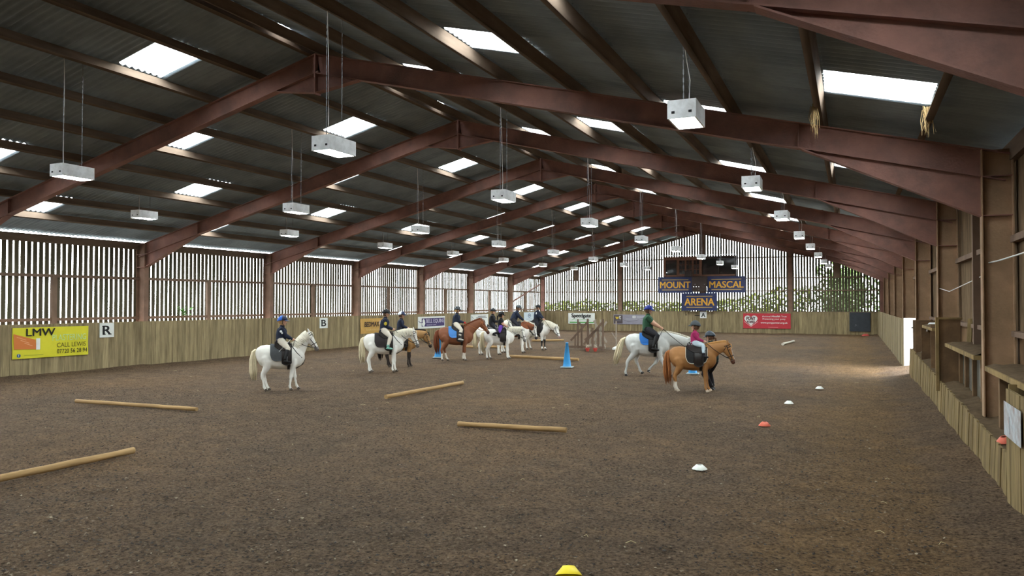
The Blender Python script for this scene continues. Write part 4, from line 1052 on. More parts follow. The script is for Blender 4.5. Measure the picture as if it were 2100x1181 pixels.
    for i in range(26):
        a, q = rr.uniform(0, 6.28), rr.random() ** .5; oy, ox = math.sin(a) * q * .085, math.cos(a) * q * .085; l = tail_len * rr.uniform(.86, 1.02)
        sw = tail_swing
        pts = [T0 + Vector((-.01 + ox * .2, oy * .3, 0)), T0 + Vector((-.06 - sw * .12 + ox * .5, oy * .6, -.06)), T0 + Vector((-.08 - sw * .3 + ox, oy, -l * .35)), T0 + Vector((-.07 - sw * .55 + ox * 1.2, oy * 1.1, -l * .7)), T0 + Vector((-.05 - sw * .85 + ox * .9, oy * .9, -l))]
        mb.tube(pts, [.02, .024, .024, .02, .004], n=6, ref=(0, 1, 0))
    mb.build('tail', tail_m, root, smooth=True)
    if not tack: return root
    # saddle cloth, saddle, girth, stirrups
    zb, x0, x1 = pad
    def bot(u):
        t_ = max(0, (.32 - u) / .32); f_ = max(0, (u - .78) / .22)
        return zb + .17 * (1 - math.sqrt(max(0, 1 - t_ * t_))) + .10 * (1 - math.sqrt(max(0, 1 - f_ * f_))) + 0.03 * (u - .5)
    pd = drape(x0, x1, bot, .022, .012).build('saddle_cloth', pad_m, root, smooth=True)
    if piping:
        mb = MB(); pts = []
        for i in range(15): u = i / 14; x = x0 + (x1 - x0) * u; pts.append(u)
        for sg in (-1, 1):
            L_ = [tpt(x0, sg * aofz(x0, bot(0)) * k, .036) for k in (.35, .6, .85)] + [tpt(x0 + (x1 - x0) * u, sg * aofz(x0 + (x1 - x0) * u, bot(u)), .036) for u in pts] + [tpt(x1, sg * aofz(x1, bot(1)) * k, .036) for k in (.85, .6, .35)]
            MB().tube(L_, .009, n=6).build('piping', piping, pd, smooth=True)
    def top(u, v): return (.05 * max(0, (.22 - u) / .22) + .035 * max(0, (u - .8) / .2)) * max(0, 1 - v) ** .5
    sd = drape(-.09, .30, lambda u: 1.135 - .105 * math.sin(min(1, u / .55) * math.pi / 2), .045, .022, top=top).build('saddle', saddle_m, root, smooth=True)
    drape(.09, .345, lambda u: .70 + .05 * abs(u - .5) ** 2 * 4, .04, .012, 8, 20).build('saddle_flap', saddle_m, sd, smooth=True)
    mb = MB(); V = [];  nn = 24
    for xx in (.235, .315):
        for o_ in (.006, .018):
            for j in range(nn + 1): V.append(tpt(xx, math.pi * .45 + math.pi * 1.1 * j / nn, o_))
    m_ = nn + 1; F = []
    for j in range(nn): F += [(m_ + j, m_ + j + 1, 3 * m_ + j + 1, 3 * m_ + j), (j + 1, j, 2 * m_ + j, 2 * m_ + j + 1), (j, j + 1, m_ + j + 1, m_ + j), (3 * m_ + j, 3 * m_ + j + 1, 2 * m_ + j + 1, 2 * m_ + j)]
    mb.add(V, F).build('girth', saddle_m, root, smooth=True)
    if breast:
        mb = MB()
        for sg in (-1, 1): mb.tube([tpt(.34, sg * .55, .03), Vector((.47, sg * .185, 1.0)), Vector((.6, sg * .14, .86)), Vector((.68, 0, .80))], .011, n=6)
        mb.tube([Vector((.68, 0, .80)), Vector((.63, 0, .68)), Vector((.48, 0, .585)), Vector((.3, 0, .55))], .013, n=6); mb.build('breastplate', bridle_m, root, smooth=True)
    # bridle
    br = MB(); 
    def loop(t, a0=0, a1=2 * math.pi, off=.008, r=.009, k=18): br.tube([hp(t, a0 + (a1 - a0) * i / k, off) for i in range(k + 1)], r, n=6, cap=True)
    loop(.60); loop(.03); loop(.13, -1.5, 1.5, .01)
    bits = []
    for sg in (-1, 1):
        br.tube([hp(.03, sg * 1.45, .01), hp(.2, sg * 1.5, .01), hp(.4, sg * 1.45, .01), hp(.6, sg * 1.45, .01), hp(.78, sg * 1.6, .01)], .009, n=6)
        br.tube([hp(.05, sg * 1.5, .01), hp(.2, sg * 2.3, .012), hp(.22, math.pi, .012)], .007, n=6)
        bits.append(hp(.78, sg * 1.65, .016))
    b = br.build('bridle', bridle_m, root, smooth=True)
    for sg, q in zip((-1, 1), bits):
        MB().tube([q + d * (.025 * math.cos(i * .6283)) + n * (.025 * math.sin(i * .6283)) for i in range(11)], .005, n=5).build('bit_ring', CHAIN, b)
        hnd = hands[0 if sg < 0 else 1] if hands else Vector((.34, sg * .05, 1.32))
        mid = (q + hnd) / 2 + Vector((0, sg * .05, -.05)); 
        MB().tube([q, q.lerp(mid, .5) + Vector((0, sg * .015, -.02)), mid, mid.lerp(hnd, .5) + Vector((0, sg * .01, -.01)), hnd], .008, n=6).build('rein', bridle_m, b, smooth=True)
    MB().tube([(hands[0] if hands else Vector((.34, -.05, 1.32))), Vector((.36, -.14, 1.08)), Vector((.40, -.19, .92)), Vector((.37, -.2, 1.0)), Vector((.33, -.06, 1.26))], .007, n=6).build('rein_loop', bridle_m, b, smooth=True)
    return root

# ------------------------------------------------------------------ people
def ik(a, c, l1, l2, pole):
    a, c = Vector(a), Vector(c); d = c - a; L_ = d.length
    if L_ > (l1 + l2) * .995: d *= (l1 + l2) * .995 / L_; L_ = d.length; c = a + d
    u = d / L_; x = (l1 * l1 - l2 * l2 + L_ * L_) / (2 * L_); hgt = math.sqrt(max(0, l1 * l1 - x * x))
    p = Vector(pole); p = (p - u * p.dot(u)).normalized()
    return a + u * x + p * hgt, c
SKIN = mat('skin', (206, 160, 134), 0.55, var=0.05, scale=12)
def person(label, loc, heading, k, pelvis, lean, headyaw, headpitch, hands, feet, M, toe_yaw=0.0, group=None, short=False, boots='high', hk=1.0, helmet=None, hair=None, patches=(), yaw=0.0, ponytail=False, knee_pole=(1, 0, .3), hip_y=.085, elbow_pole=(-.8, 0, -.5), side_lean=0.0, helmet_m2=None):
    """pelvis, hands and feet are points of the figure's own frame: x forward, y left, z up, in metres"""
    root = empty('person', (loc[0], loc[1], 0.0), heading)
    mb = MB(); Z = []; Rl = Euler((side_lean, lean, 0)).to_matrix(); px = Vector(pelvis); B = lambda v: px + Rl @ Vector(v)
    Ry = Euler((0, 0, yaw)).to_matrix()
    def ring(c, hw, hd, n=14): return [c + Rl @ (Ry @ Vector((hd * math.cos(2 * math.pi * j / n), hw * math.sin(2 * math.pi * j / n), 0))) for j in range(n)]
    TR = [(-.085, .065, .065), (-.06, .12, .115), (0, .138, .132), (.07, .136, .13), (.14, .138, .132), (.21, .146, .134), (.26, .146, .124), (.30, .122, .098), (.33, .066, .06), (.36, .045, .048), (.40, .042, .044)]
    mb.loft([ring(B((0.012 * (z > .2), 0, z * k)), w * k, dd * k) for z, w, dd in TR])
    for a, b in zip(TR[:-1], TR[1:]): Z.append((B((0, 0, a[0] * k)), B((0, 0, b[0] * k)), (a[1] + a[2]) / 2 * k * .95, (b[1] + b[2]) / 2 * k * .95, 'bottom' if b[0] <= .01 else ('skin' if a[0] >= .33 else 'top')))
    for sg in (-1, 1):                       # widen the trunk's own zones sideways so the flanks belong to the shirt
        for z0, z1, zn in ((.05, .28, 'top'), (-.05, -.01, 'bottom')): Z.append((B((0, sg * .04 * k, z0 * k)), B((0, sg * .05 * k, z1 * k)), .09 * k, .09 * k, zn))
    # head
    hk = hk * 1.12; hcn = B((.012 * k, 0, .40 * k)) + Vector((.015, 0, .072 * hk)); RH = Euler((0, headpitch, headyaw), 'XYZ').to_matrix(); H = lambda v: hcn + RH @ (Vector(v) * hk)
    mb.ell(hcn, (.088 * hk, .072 * hk, .105 * hk), 14, 10, RH); mb.ell(H((.03, 0, -.065)), (.05 * hk, .048 * hk, .042 * hk), 10, 7, RH)
    mb.tube([H((.078, 0, .018)), H((.096, 0, -.012)), H((.104, 0, -.024)), H((.084, 0, -.032))], [.008, .011, .013, .006], n=8)
    for sg in (-1, 1): mb.ell(H((-.005, sg * .072, -.01)), (.018 * hk, .009 * hk, .027 * hk), 8, 6, RH)
    mb.tube([B((0.0, 0, .30 * k)), hcn - Vector((.012, 0, .05 * hk))], [.047 * k, .043 * hk], n=10)
    Z.append((H((0, 0, -.03)), H((0, 0, .03)), .085 * hk, .085 * hk, 'skin')); Z.append((H((.05, 0, -.07)), H((.09, 0, -.02)), .045, .02, 'skin'))
    # legs
    for i, sg in enumerate((-1, 1)):
        hip = B((.0, sg * hip_y * k, -.02 * k)); ft = Vector(feet[i]); kn, an = ik(hip, ft + Vector((0, 0, .06 * k)), .315 * k, .30 * k, (knee_pole[0], sg * .35 + knee_pole[1], knee_pole[2]))
        mb.tube([hip, hip.lerp(kn, .35), hip.lerp(kn, .8), kn, kn.lerp(an, .3), kn.lerp(an, .75), an], [.096 * k, .09 * k, .07 * k, .062 * k, .061 * k, .047 * k, .041 * k], n=12, ref=(1, 0, 0))
        ty = toe_yaw * sg + heading * 0
        fwd = Vector((math.cos(.25 * sg), math.sin(.25 * sg), -.12 if boots != 'flat' else 0)).normalized(); ft = an - Vector((0, 0, .06 * k))
        mb.tube([an + Vector((0, 0, .02)), ft - fwd * .035 * k + Vector((0, 0, .022 * k)), ft + fwd * .05 * k + Vector((0, 0, .018 * k)), ft + fwd * .12 * k + Vector((0, 0, .012 * k)), ft + fwd * .155 * k + Vector((0, 0, .01 * k))], [(.036 * k, .036 * k), (.034 * k, .04 * k), (.036 * k, .034 * k), (.036 * k, .026 * k), (.02 * k, .014 * k)], n=10)
        Z.append((hip, kn, .085 * k, .056 * k, 'bottom'))
        if boots == 'high':
            Z.append((kn, kn.lerp(an, .12), .056 * k, .055 * k, 'bottom')); Z.append((kn.lerp(an, .14), an, .055 * k, .038 * k, 'boot'))
        elif boots == 'chaps':
            Z.append((kn, kn.lerp(an, .3), .056 * k, .055 * k, 'bottom')); Z.append((kn.lerp(an, .33), kn.lerp(an, .55), .054 * k, .045 * k, 'chap')); Z.append((kn.lerp(an, .57), kn.lerp(an, .7), .045 * k, .042 * k, 'bottom')); Z.append((kn.lerp(an, .72), an, .042 * k, .038 * k, 'chap'))
        else: Z.append((kn, kn.lerp(an, .8), .056 * k, .042 * k, 'bottom')); Z.append((kn.lerp(an, .85), an, .042 * k, .038 * k, 'boot'))
        Z.append((an, ft, .036 * k, .036 * k, 'boot')); Z.append((ft - fwd * .03, ft + fwd * .15 * k, .036 * k, .03 * k, 'boot'))
    # arms and hands
    for i, sg in enumerate((-1, 1)):
        sh = B((Ry @ Vector((.0, sg * .13 * k, .275 * k)))); hd = Vector(hands[i]); el, wr = ik(sh, hd, .205 * k, .19 * k, (elbow_pole[0], elbow_pole[1] + sg * .35, elbow_pole[2]))
        mb.tube([B(Ry @ Vector((0, sg * .06 * k, .28 * k))), sh, sh.lerp(el, .4), el, el.lerp(wr, .35), wr], [.064 * k, .072 * k, .066 * k, .058 * k, .052 * k, .034 * k], n=10, ref=(0, 1, 0))
        f = (wr - el).normalized(); dn = Vector((0, 0, -1)); dn = (dn - f * dn.dot(f)).normalized(); inn = f.cross(dn)
        if inn.y * sg > 0: inn = -inn
        hs = .92 * max(k, .9); palm = wr + f * .045 * hs
        mb.tube([wr - f * .01, wr + f * .03 * hs, wr + f * .07 * hs], [(.022 * hs, .024 * hs), (.02 * hs, .035 * hs), (.017 * hs, .036 * hs)], n=10, ref=tuple(inn.cross(f)))
        for q in range(4):
            st_ = wr + f * .068 * hs + dn * ((q - 1.5) * .017 * hs); ln = (.03, .034, .032, .025)[q] * hs
            mb.tube([st_ - f * .015, st_ + f * ln * .7, st_ + f * ln + inn * ln * .75, st_ + f * ln * .25 + inn * ln * 1.25], [.0088 * hs, .0086 * hs, .008 * hs, .0066 * hs], n=6)
        tb = wr + f * .02 * hs - dn * .022 * hs
        mb.tube([tb, tb + f * .025 * hs - dn * .014 * hs + inn * .012 * hs, tb + f * .05 * hs - dn * .008 * hs + inn * .02 * hs], [.011 * hs, .0098 * hs, .007 * hs], n=6)
        Z.append((B(Ry @ Vector((0, sg * .06 * k, .28 * k))), sh, .055 * k, .055 * k, 'top'))
        if short: Z.append((sh, sh.lerp(el, .55), .055 * k, .046 * k, 'top')); Z.append((sh.lerp(el, .62), el, .043 * k, .038 * k, 'skin')); Z.append((el, wr, .038 * k, .026 * k, 'skin'))
        else: Z.append((sh, el, .055 * k, .038 * k, 'top')); Z.append((el, wr - f * .012, .038 * k, .026 * k, 'top'))
        Z.append((wr + f * .012, wr + f * .11 * hs, .03 * hs, .03 * hs, 'hand'))
    me = remesh(mb, 0.0092, 3, 'body'); order = ['top', 'bottom', 'boot', 'chap', 'skin', 'hand']
    assign(me, Z, order, [M['top'], M['bottom'], M['boot'], M.get('chap', M['boot']), SKIN, M.get('hand', SKIN)])
    put('body', me, root)
    EYE = mat('dark_eye', (24, 20, 18), 0.15); LIP = mat('lip', (168, 96, 90), 0.6); BROW = mat('brow_hair', (74, 54, 40), 0.8)
    for sg in (-1, 1):
        MB().ell(H((.08, sg * .03, .008)), (.009, .012, .0085), 8, 6, RH).build('eye', EYE, root, smooth=True)
        MB().tube([H((.083, sg * .016, .03)), H((.08, sg * .045, .03))], .0045, n=5).build('eyebrow', BROW, root)
    MB().tube([H((.074, -.022, -.056)), H((.084, 0, -.057)), H((.074, .022, -.056))], [.003, .0065, .003], n=6).build('mouth', LIP, root, smooth=True)
    hm = hair or BROW
    mb = MB(); n = 16; rings = []
    for zz, sc in ((-.075, .72), (-.04, .95), (0, 1.03), (.04, 1.03), (.08, .78)):
        rings.append([H((.094 * sc * math.cos(a) - .004, .079 * sc * math.sin(a), zz)) for a in [math.radians(78 + 204 * j / n) for j in range(n + 1)]])
    V = [p for r in rings for p in r]; w = n + 1
    mb.add(V, [(i * w + j, i * w + j + 1, (i + 1) * w + j + 1, (i + 1) * w + j) for i in range(4) for j in range(n)])
    if ponytail: mb.tube([H((-.085, 0, -.02)), H((-.125, 0, -.06)), H((-.12, 0, -.16)), H((-.10, 0, -.26))], [.02, .03, .028, .006], n=8)
    mb.build('hair', hm, root, smooth=True)
    if helmet:
        mb = MB(); n = 20; rings = []; RX, RYy, RZ = .124, .104, .118
        for i in range(8):
            t = (math.pi / 2) * i / 7.2; rings.append([H((RX * math.cos(t) * math.cos(2 * math.pi * j / n) - .006, RYy * math.cos(t) * math.sin(2 * math.pi * j / n), .028 + RZ * math.sin(t) - (.03 * max(0, -math.cos(2 * math.pi * j / n)) * math.cos(t)))) for j in range(n)])
        inner = [[H((RX * .9 * math.cos(2 * math.pi * j / n) - .006, RYy * .9 * math.sin(2 * math.pi * j / n), .03 - .03 * max(0, -math.cos(2 * math.pi * j / n)))) for j in range(n)]]
        mb.loft(inner + rings, cap=True)
        if helmet_m2:
            for fi, f_ in enumerate(mb.f):
                c = sum((RH.inverted() @ (Vector(mb.v[q]) - hcn) for q in f_), Vector()) / len(f_)
                mb.m[fi] = 1 if (c.x < -.01) != helmet_m2[1] else 0
        ho = mb.build('helmet', [helmet] + ([helmet_m2[0]] if helmet_m2 else []), root, smooth=True)
        mb = MB(); V = []; w = 12
        for th_ in (0, .008):
            for rr_, zz in ((.10, .03), (.165, .012)):
                for j in range(w + 1):
                    a = math.radians(-62 + 124 * j / w); q = rr_ if rr_ < .11 else .10 + (.055) * math.cos(a) ** .6
                    V.append(H((q * math.cos(a) * (1.16 if rr_ < .11 else 1.08), q * math.sin(a) * .96, zz + th_ - (0 if rr_ < .11 else .004))))
        m_ = w + 1; F = []
        for j in range(w): F += [(j + 1, j, m_ + j, m_ + j + 1), (2 * m_ + j, 2 * m_ + j + 1, 3 * m_ + j + 1, 3 * m_ + j), (m_ + j, m_ + j + 1, 3 * m_ + j + 1, 3 * m_ + j)][0:3]
        mb.add([tuple(v) for v in V], [tuple(f_) for f_ in F]).build('helmet_peak', M.get('peak', helmet), ho, smooth=True)
        MB().tube([H((.01, -.088, .02)), H((.012, -.078, -.05)), H((.045, -.03, -.112)), H((.05, 0, -.117)), H((.045, .03, -.112)), H((.012, .078, -.05)), H((.01, .088, .02))], .007, n=6).build('chin_strap', BLACK, ho, smooth=True)
    for (pos, r, m_, nm) in patches:
        MB().ell(B((pos[0] * k, pos[1] * k, pos[2] * k)), (r[0] * k, r[1] * k, r[2] * k), 12, 6, Rl).build(nm, m_, root, smooth=True)
    tag(root, label, 'person', group)
    return root

# ------------------------------------------------------------------ the mounted group
WCOAT = mat('white_coat', (240, 237, 230), 0.75, var=0.05, scale=5, dirt=(206, 196, 180), dirt_amt=0.35, dirt_scale=3.5)
GCOAT = mat('grey_coat', (206, 206, 202), 0.75, var=0.08, scale=7, dirt=(160, 160, 158), dirt_amt=0.4, dirt_scale=4)
WHAIR = mat('white_mane', (222, 214, 196), 0.8, var=0.1, scale=12); CREAMT = mat('cream_tail', (214, 200, 168), 0.8, var=0.12, scale=10)
CHEST = mat('chestnut_coat', (126, 76, 50), 0.6, var=0.12, scale=4); CHESTH = mat('chestnut_hair', (112, 58, 32), 0.75, var=0.12, scale=12)
PALO = mat('golden_coat', (160, 112, 66), 0.6, var=0.1, scale=4); PALOH = mat('flaxen_hair', (190, 140, 84), 0.75, var=0.15, scale=10); PALOT = mat('ginger_tail', (150, 92, 50), 0.75, var=0.12, scale=10)
DUN = mat('dun_coat', (160, 120, 74), 0.65, var=0.1, scale=4); DARKH = mat('dark_hair', (44, 36, 32), 0.75, var=0.1, scale=12)
SKEW = mat('skewbald_brown', (126, 70, 40), 0.65, var=0.12, scale=5); PIED = mat('piebald_black', (38, 36, 38), 0.6, var=0.1)
NAVY = mat('navy_jumper', (34, 40, 58), 0.85, var=0.1, scale=14); BLKC = mat('black_cloth', (32, 31, 34), 0.85, var=0.1); CREAM = mat('cream_jodhpurs', (216, 206, 190), 0.8, var=0.04)
GREENP = mat('green_polo', (44, 78, 56), 0.85, var=0.08, scale=14); PINKP = mat('pink_hoody', (164, 44, 96), 0.85, var=0.08, scale=14); JEAN = mat('pale_jeans', (176, 190, 200), 0.85, var=0.12, scale=10)
PURPL = mat('purple_leggings', (104, 66, 160), 0.85, var=0.06); BOOTB = mat('black_boot', (28, 26, 27), 0.45); MINT = mat('mint_boot', (134, 186, 172), 0.6); HBLK = mat('black_helmet', (26, 26, 29), 0.6); HGREY = mat('grey_helmet', (72, 76, 80), 0.6)
HBLUE = mat('blue_helmet', (40, 96, 190), 0.5); HNAVY = mat('navy_helmet', (30, 36, 66), 0.5); HROY = mat('royal_helmet', (34, 48, 130), 0.55); DKGR = mat('dark_green_top', (38, 58, 52), 0.85); DTROU = mat('dark_trousers', (36, 34, 40), 0.85, var=0.1)
REDG = mat('red_glove', (186, 52, 50), 0.8); WBOOT = mat('white_boot', (204, 200, 192), 0.6); GREYPAD = mat('grey_cloth', (76, 78, 80), 0.9, var=0.1, scale=10); DKPAD = mat('dark_brown_cloth', (50, 44, 44), 0.9, var=0.08); BLUEPAD = mat('blue_cloth', (78, 132, 196), 0.85, var=0.08); BLUEP2 = mat('bright_blue_cloth', (44, 104, 176), 0.85, var=0.06)
BLKPAD = mat('black_pad_cloth', (40, 39, 40), 0.9, var=0.1); PIPE = mat('cream_piping', (206, 196, 176), 0.8); PINKM = mat('pink_grey_muzzle', (164, 138, 130), 0.6); TANL = mat('tan_leather', (170, 104, 62), 0.55); PATW = mat('white_patch', (224, 226, 228), 0.8); CREST = mat('yellow_crest', (196, 176, 60), 0.8)
FAIR = mat('fair_hair', (168, 130, 84), 0.8); BRHAIR = mat('brown_hair', (92, 64, 44), 0.8)
def view_heading(px): return R_(24.1) - math.atan((px - 1050) / F_PX)
def ride(px, loc, s, horse_kw, rider_kw, k=1.0, dh=0.0, seat_x=.07, hand=(.27, .15), foot=(.10, -.48), hand_y=.055):
    hd = view_heading(px) + R_(dh); sz = 1.19 * s + .045
    hands = [(seat_x * s + hand[0] * k, -hand_y, sz + hand[1] * k), (seat_x * s + hand[0] * k, hand_y, sz + hand[1] * k)]
    fy = .285 * s + .055; feet = [(seat_x * s + foot[0] * k, -fy, sz + foot[1] * k), (seat_x * s + foot[0] * k, fy, sz + foot[1] * k)]
    rider_kw = dict(rider_kw); horse_kw = dict(horse_kw)
    hands = rider_kw.pop('hands', hands); feet = rider_kw.pop('feet', feet); stir = horse_kw.pop('stirrups', True)
    hr_ = horse(loc=loc, heading=hd, s=s, hands=[Vector(h) / s + Vector((.06, 0, -.02)) for h in hands], **horse_kw)
    tag(hr_, horse_kw['label'], horse_kw['cat'], 'ponies and horses with riders')
    if stir:
        for f_ in feet:
            q = Vector(f_) / s + Vector((.055 * k, 0, .01)); sg = -1 if f_[1] < 0 else 1; t_ = Vector((.17, sg * .24, 1.0))
            MB().tube([t_, q + Vector((0, -sg * .005, .17))], [(.012, .006), (.012, .006)], n=6).build('stirrup_leather', BOOTB, hr_)
            c = q + Vector((0, 0, .07)); 
            MB().tube([c + Vector((0, .062 * math.sin(a), -.075 * math.cos(a) + (.0 if math.cos(a) < .3 else .0))) for a in [2 * math.pi * i / 16 for i in range(17)]], .007, n=6).build('stirrup', CHAIN, hr_, smooth=True)
    pr = person(loc=loc, heading=hd, k=k, pelvis=(seat_x * s, 0, sz + .085 * k), hands=hands, feet=feet, group='riders', **rider_kw)
    return hr_, pr
STAND = {'fr': (-.04, 0), 'fl': (.05, 0), 'hr': (.05, 0), 'hl': (.10, 0)}
# 1 nearest white pony
ride(572, (-13.86, 15.85), 1.0, dict(name='pony', label='white pony with grey saddle cloth standing nearest the left wall banner', cat='pony', poll=(.77, 1.50), muz=(1.0, 1.10), coat=WCOAT, mane=WHAIR, tail_m=CREAMT, legs={'fr': (-.08, 0), 'fl': (.13, 0), 'hr': (.05, 0), 'hl': (.13, 0)}, pad=(.80, -.20, .34), pad_m=GREYPAD, breast=True, tail_len=.80),
     dict(label='child rider in navy jumper with bright blue helmet on nearest white pony', lean=.03, headyaw=R_(-6), headpitch=.05, M=dict(top=NAVY, bottom=CREAM, boot=BOOTB, peak=HNAVY), helmet=HNAVY, helmet_m2=(HBLUE, False), hair=FAIR,
          patches=[((-.01, -.206, .225), (.032, .012, .03), PATW, 'sleeve_patch'), ((.02, -.206, .185), (.024, .012, .024), PATW, 'sleeve_patch')]), k=1.02, hand=(.28, .10), foot=(.10, -.47))
# 2 second white pony
ride(790, (-14.33, 21.4), 1.07, dict(name='pony', label='white pony with dark brown saddle cloth in front of the dun pony', cat='pony', poll=(.97, 1.27), muz=(1.12, .84), coat=WCOAT, mane=WHAIR, tail_m=CREAMT, legs={'fr': (-.04, 0), 'fl': (.06, 0), 'hr': (.0, 0), 'hl': (.05, 0)}, pad=(.80, -.22, .34), pad_m=DKPAD, breast=True, tail_len=.80, bridle_m=mat('black_leather', (30, 27, 26))),
     dict(label='child rider with black helmet, yellow sleeve crest and mint boots', lean=.08, headyaw=R_(-8), headpitch=.12, M=dict(top=NAVY, bottom=CREAM, boot=MINT), boots='short', helmet=HBLK, hair=BRHAIR, patches=[((.03, -.204, .18), (.045, .014, .055), CREST, 'sleeve_crest'), ((-.136, -.04, .2), (.012, .04, .06), PATW, 'back_patch')]), k=1.12, hand=(.25, .10), foot=(.11, -.47))
# 3 dun pony
ride(820, (-15.0, 23.45), 1.05, dict(name='pony', label='dun pony with dark mane and legs behind the second white pony', cat='pony', poll=(.95, 1.16), muz=(1.12, .72), coat=DUN, mane=DARKH, tail_m=DARKH, legs=STAND, pad=(.80, -.2, .34), pad_m=DKPAD, dark_points=DARKH, muzzle_m=DARKH, roached=True),
     dict(label='child rider in navy with blue and white helmet on the dun pony', lean=.06, headyaw=R_(-5), headpitch=.1, M=dict(top=NAVY, bottom=BLKC, boot=BOOTB, peak=HNAVY), helmet=HNAVY, helmet_m2=(mat('white_helmet', (214, 220, 228), .5), False), hair=BRHAIR), k=.98, hand=(.26, .10))
# 4 chestnut
ride(925, (-14.55, 26.85), 1.12, dict(name='pony', label='chestnut horse with pale blue saddle cloth and white socks', cat='horse', poll=(.98, 1.42), muz=(1.24, 1.0), coat=CHEST, mane=CHESTH, tail_m=CHESTH, legs={'fr': (.02, 0), 'fl': (-.06, 0), 'hr': (-.06, 0), 'hl': (.14, 0)}, pad=(.84, -.2, .30), pad_m=BLUEPAD, sock=mat('white_sock', (214, 204, 192), .8), sock_legs=('hr', 'hl', 'fr', 'fl'), blaze=mat('white_blaze', (222, 214, 204), .7), muzzle_m=mat('dark_chestnut_muzzle', (96, 60, 46), .6), bridle_m=TANL, roached=True),
     dict(label='rider in navy jumper and grey helmet with red gloves on the chestnut horse', lean=.05, headyaw=R_(-4), headpitch=.1, M=dict(top=NAVY, bottom=CREAM, boot=WBOOT, chap=BOOTB, hand=REDG), boots='chaps', helmet=HGREY, hair=FAIR), k=1.14, hand=(.27, .12), foot=(.11, -.47))
# 6 white pony behind
ride(1004, (-14.75, 30.5), 1.05, dict(name='pony', label='white pony standing behind the one with the purple-legged rider', cat='pony', poll=(.8, 1.4), muz=(1.05, 1.0), coat=WCOAT, mane=WHAIR, tail_m=CREAMT, legs={'fr': (.0, 0), 'fl': (.08, 0), 'hr': (-.05, 0), 'hl': (.06, 0)}, pad=(.82, -.2, .3), pad_m=DKPAD, tail_len=.85),
     dict(label='rider in black jacket and black helmet behind the purple-legged rider', lean=.02, headyaw=R_(-10), headpitch=.08, M=dict(top=BLKC, bottom=DTROU, boot=BOOTB), helmet=HBLK, hair=FAIR), k=1.1, seat_x=.12)
# 5 white pony in front
ride(1018, (-13.38, 28.45), 1.02, dict(name='pony', label='small white pony carrying the rider in purple leggings', cat='pony', poll=(.98, 1.20), muz=(1.10, .80), coat=WCOAT, mane=WHAIR, tail_m=CREAMT, legs={'fr': (.03, 0), 'fl': (.1, 0), 'hr': (-.06, 0), 'hl': (.08, 0)}, pad=(.86, -.02, .36), pad_m=BLKPAD, stirrups=False, tail_len=.82),
     dict(label='small rider in black top and purple leggings with short sleeves', lean=-.02, headyaw=R_(12), headpitch=.18, short=True, M=dict(top=BLKC, bottom=PURPL, boot=BOOTB), helmet=HBLK, hair=mat('black_hair', (30, 26, 26), .8), ponytail=True, feet=[(-.18, -.36, .98), (.1, .36, .80)], knee_pole=(1, 0, -.4)), k=.93, seat_x=.13, hand=(.25, .09))
# 7 skewbald
ride(1040, (-14.35, 32.1), 1.16, dict(name='pony', label='brown and white skewbald horse mostly hidden behind two white ponies', cat='horse', poll=(.86, 1.06), muz=(.98, .58), coat=WCOAT, mane=WHAIR, tail_m=CREAMT, legs={'fr': (.02, 0), 'fl': (.09, 0), 'hr': (-.04, 0), 'hl': (.06, 0)}, pad=(.86, -.2, .3), pad_m=DKPAD, patches=[((.58, -.12, 1.14), .21), ((.75, -.08, 1.08), .17), ((.0, -.2, .9), .3), ((-.4, 0, 1.1), .25)], patch_m=SKEW, roached=True, muzzle_m=mat('dark_muzzle', (60, 52, 50), .6)),
     dict(label='rider in navy leaning forward on the skewbald horse', lean=.42, headyaw=0, headpitch=.35, M=dict(top=NAVY, bottom=DTROU, boot=BOOTB), helmet=HGREY, hair=BRHAIR, patches=[((.03, -.13, .31), (.04, .025, .02), PATW, 'shoulder_patch')]), k=1.22, seat_x=.05, hand=(.42, .02))
# 8 piebald
ride(1102, (-14.35, 34.9), 1.14, dict(name='pony', label='black and white piebald horse lowering its head beside the ponies', cat='horse', poll=(1.02, 1.0), muz=(1.2, .58), coat=WCOAT, mane=WHAIR, tail_m=CREAMT, legs={'fr': (.0, 0), 'fl': (.05, 0), 'hr': (.02, 0), 'hl': (.1, 0)}, pad=(.80, -.26, .34), pad_m=BLKPAD, patches=[((.12, -.2, 1.0), .36), ((-.28, -.1, 1.1), .26), ((.1, -.25, .85), .24), ((.37, .11, .3), .22)], patch_m=PIED, muzzle_m=PINKM, turn=-.1),
     dict(label='rider in navy and dark cap helmet on the piebald horse', lean=.1, headyaw=R_(6), headpitch=.15, M=dict(top=NAVY, bottom=DTROU, boot=BOOTB), helmet=HBLK, hair=BRHAIR, patches=[((.05, -.19, .24), (.03, .02, .045), PATW, 'sleeve_patch')], hands=[(.52, -.12, 1.48), (.48, .08, 1.46)]), k=1.2, dh=-26, hand=(.36, .1))
# 9 walking grey with green rider
ride(1330, (-6.0, 23.75), 1.11, dict(name='pony', label='grey horse walking with stretched neck behind the golden pony', cat='horse', poll=(1.24, 1.0), muz=(1.50, .60), coat=GCOAT, mane=WHAIR, tail_m=CREAMT, legs={'fr': (.30, .0), 'fl': (-.22, .10), 'hr': (-.20, 0), 'hl': (.32, .05)}, pad=(.90, -.16, .30), pad_m=BLUEP2, tail_swing=.30, roached=True, hoof=mat('black_hoof', (44, 38, 36), .5), tail_len=.8, saddle_m=BOOTB),
     dict(label='rider in green polo shirt and royal blue helmet on the walking grey horse', lean=.0, headyaw=R_(-3), headpitch=.12, short=True, M=dict(top=GREENP, bottom=DTROU, boot=BOOTB), helmet=HROY, hair=BRHAIR, hk=1.05), k=1.27, hand=(.33, .11), foot=(.13, -.41))
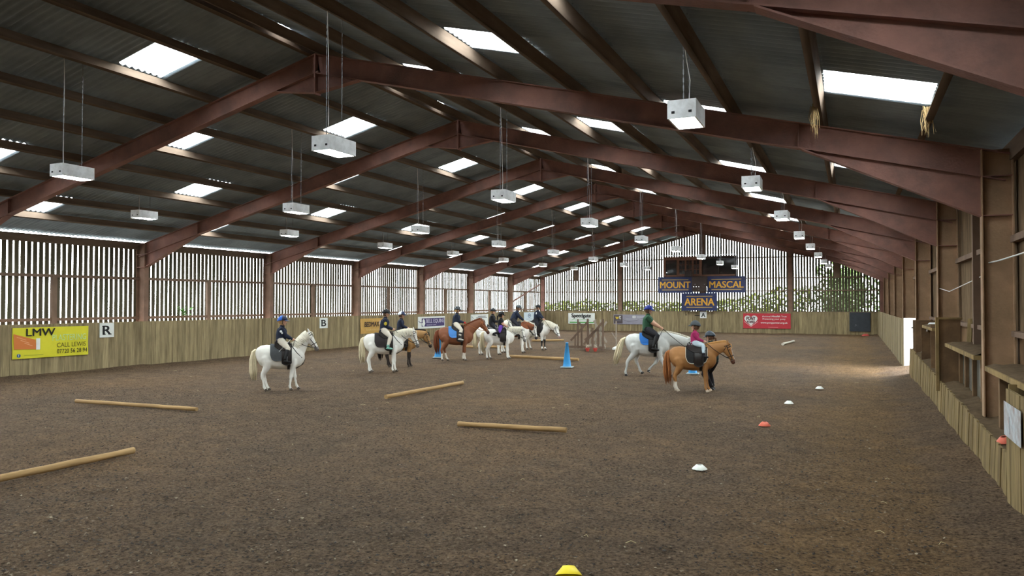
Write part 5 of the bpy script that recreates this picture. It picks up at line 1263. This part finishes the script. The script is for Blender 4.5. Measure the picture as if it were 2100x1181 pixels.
# 10 golden pony
ride(1423, (-3.88, 20.1), .97, dict(name='pony', label='golden chestnut pony with black piped saddle cloth and flaxen mane', cat='pony', poll=(.96, 1.27), muz=(1.12, .84), coat=PALO, mane=PALOH, tail_m=PALOT, legs={'fr': (.03, 0), 'fl': (.12, 0), 'hr': (.02, 0), 'hl': (-.04, 0)}, pad=(.78, -.12, .44), pad_m=BLKPAD, piping=PIPE, sock=mat('white_sock', (214, 204, 192), .8), sock_legs=('hr', 'hl'), hoof=mat('pale_hoof', (196, 178, 158), .6), muzzle_m=mat('dark_chestnut_muzzle', (96, 60, 46), .6), blaze=mat('white_blaze', (222, 214, 204), .7), roached=True, stirrups=True, tail_len=.93),
     dict(label='small child in pink hoody and pale jeans on the golden pony', lean=-.03, headyaw=R_(165), headpitch=.02, M=dict(top=PINKP, bottom=JEAN, boot=DTROU), boots='short', helmet=HGREY, hair=BRHAIR, yaw=R_(-8)), k=.84, seat_x=.12, hand=(.26, .12), foot=(.26, -.34))
# helper on foot
person('helper on foot with dark helmet and green top behind the golden pony', (-3.42, 20.72), view_heading(1465) + R_(150), 1.28, (0, 0, .80), .06, R_(10), .15, [(.30, -.14, 1.02), (.34, .18, 1.05)], [(.04, -.1, 0.0), (-.04, .1, 0.0)], dict(top=DKGR, bottom=DTROU, boot=BOOTB), boots='flat', helmet=mat('ribbed_helmet', (52, 60, 70), .4), hair=BRHAIR, ponytail=True, hk=1.02, group='people on foot', knee_pole=(1, 0, 0))

# whip in the nearest rider's hand, straw hanging from the near right skylight
hd_ = view_heading(572); o = MB().tube([(.33, -.075, 1.36), (.22, -.2, 1.24), (.02, -.33, 1.03)], [.006, .005, .003], n=6).build('riding_whip', WHITE, None, (-13.86, 15.85, 0), (0, 0, hd_))
tag(o, 'thin white riding whip held by rider on nearest white pony', 'whip')
def tuft(x, y, z, l, n, label, seed):
    rr = random.Random(seed); mb = MB()
    for i in range(n):
        a = rr.uniform(0, 6.28); q = rr.random() * .07; ll = l * rr.uniform(.3, 1.0)
        p = Vector((x + math.cos(a) * q, y + math.sin(a) * q * 1.5, z + rr.uniform(-.03, .03)))
        mb.tube([p, p + Vector((rr.uniform(-.04, .04), rr.uniform(-.04, .04), -ll * .5)), p + Vector((rr.uniform(-.05, .05), rr.uniform(-.05, .05), -ll))], [.005, .004, .002], n=4)
    tag(mb.build('hanging_straw', mat('nest_straw', (150, 124, 84), .9)), label, 'straw', kind='stuff')
tuft(0.98, 12.1, roof_z(0.98) - .05, .42, 40, 'straw tuft hanging at the right end of the near right skylight', 3)
tuft(-0.52, 12.2, roof_z(-0.52) - .2, .5, 26, 'straw tuft hanging at the left end of the near right skylight', 4)
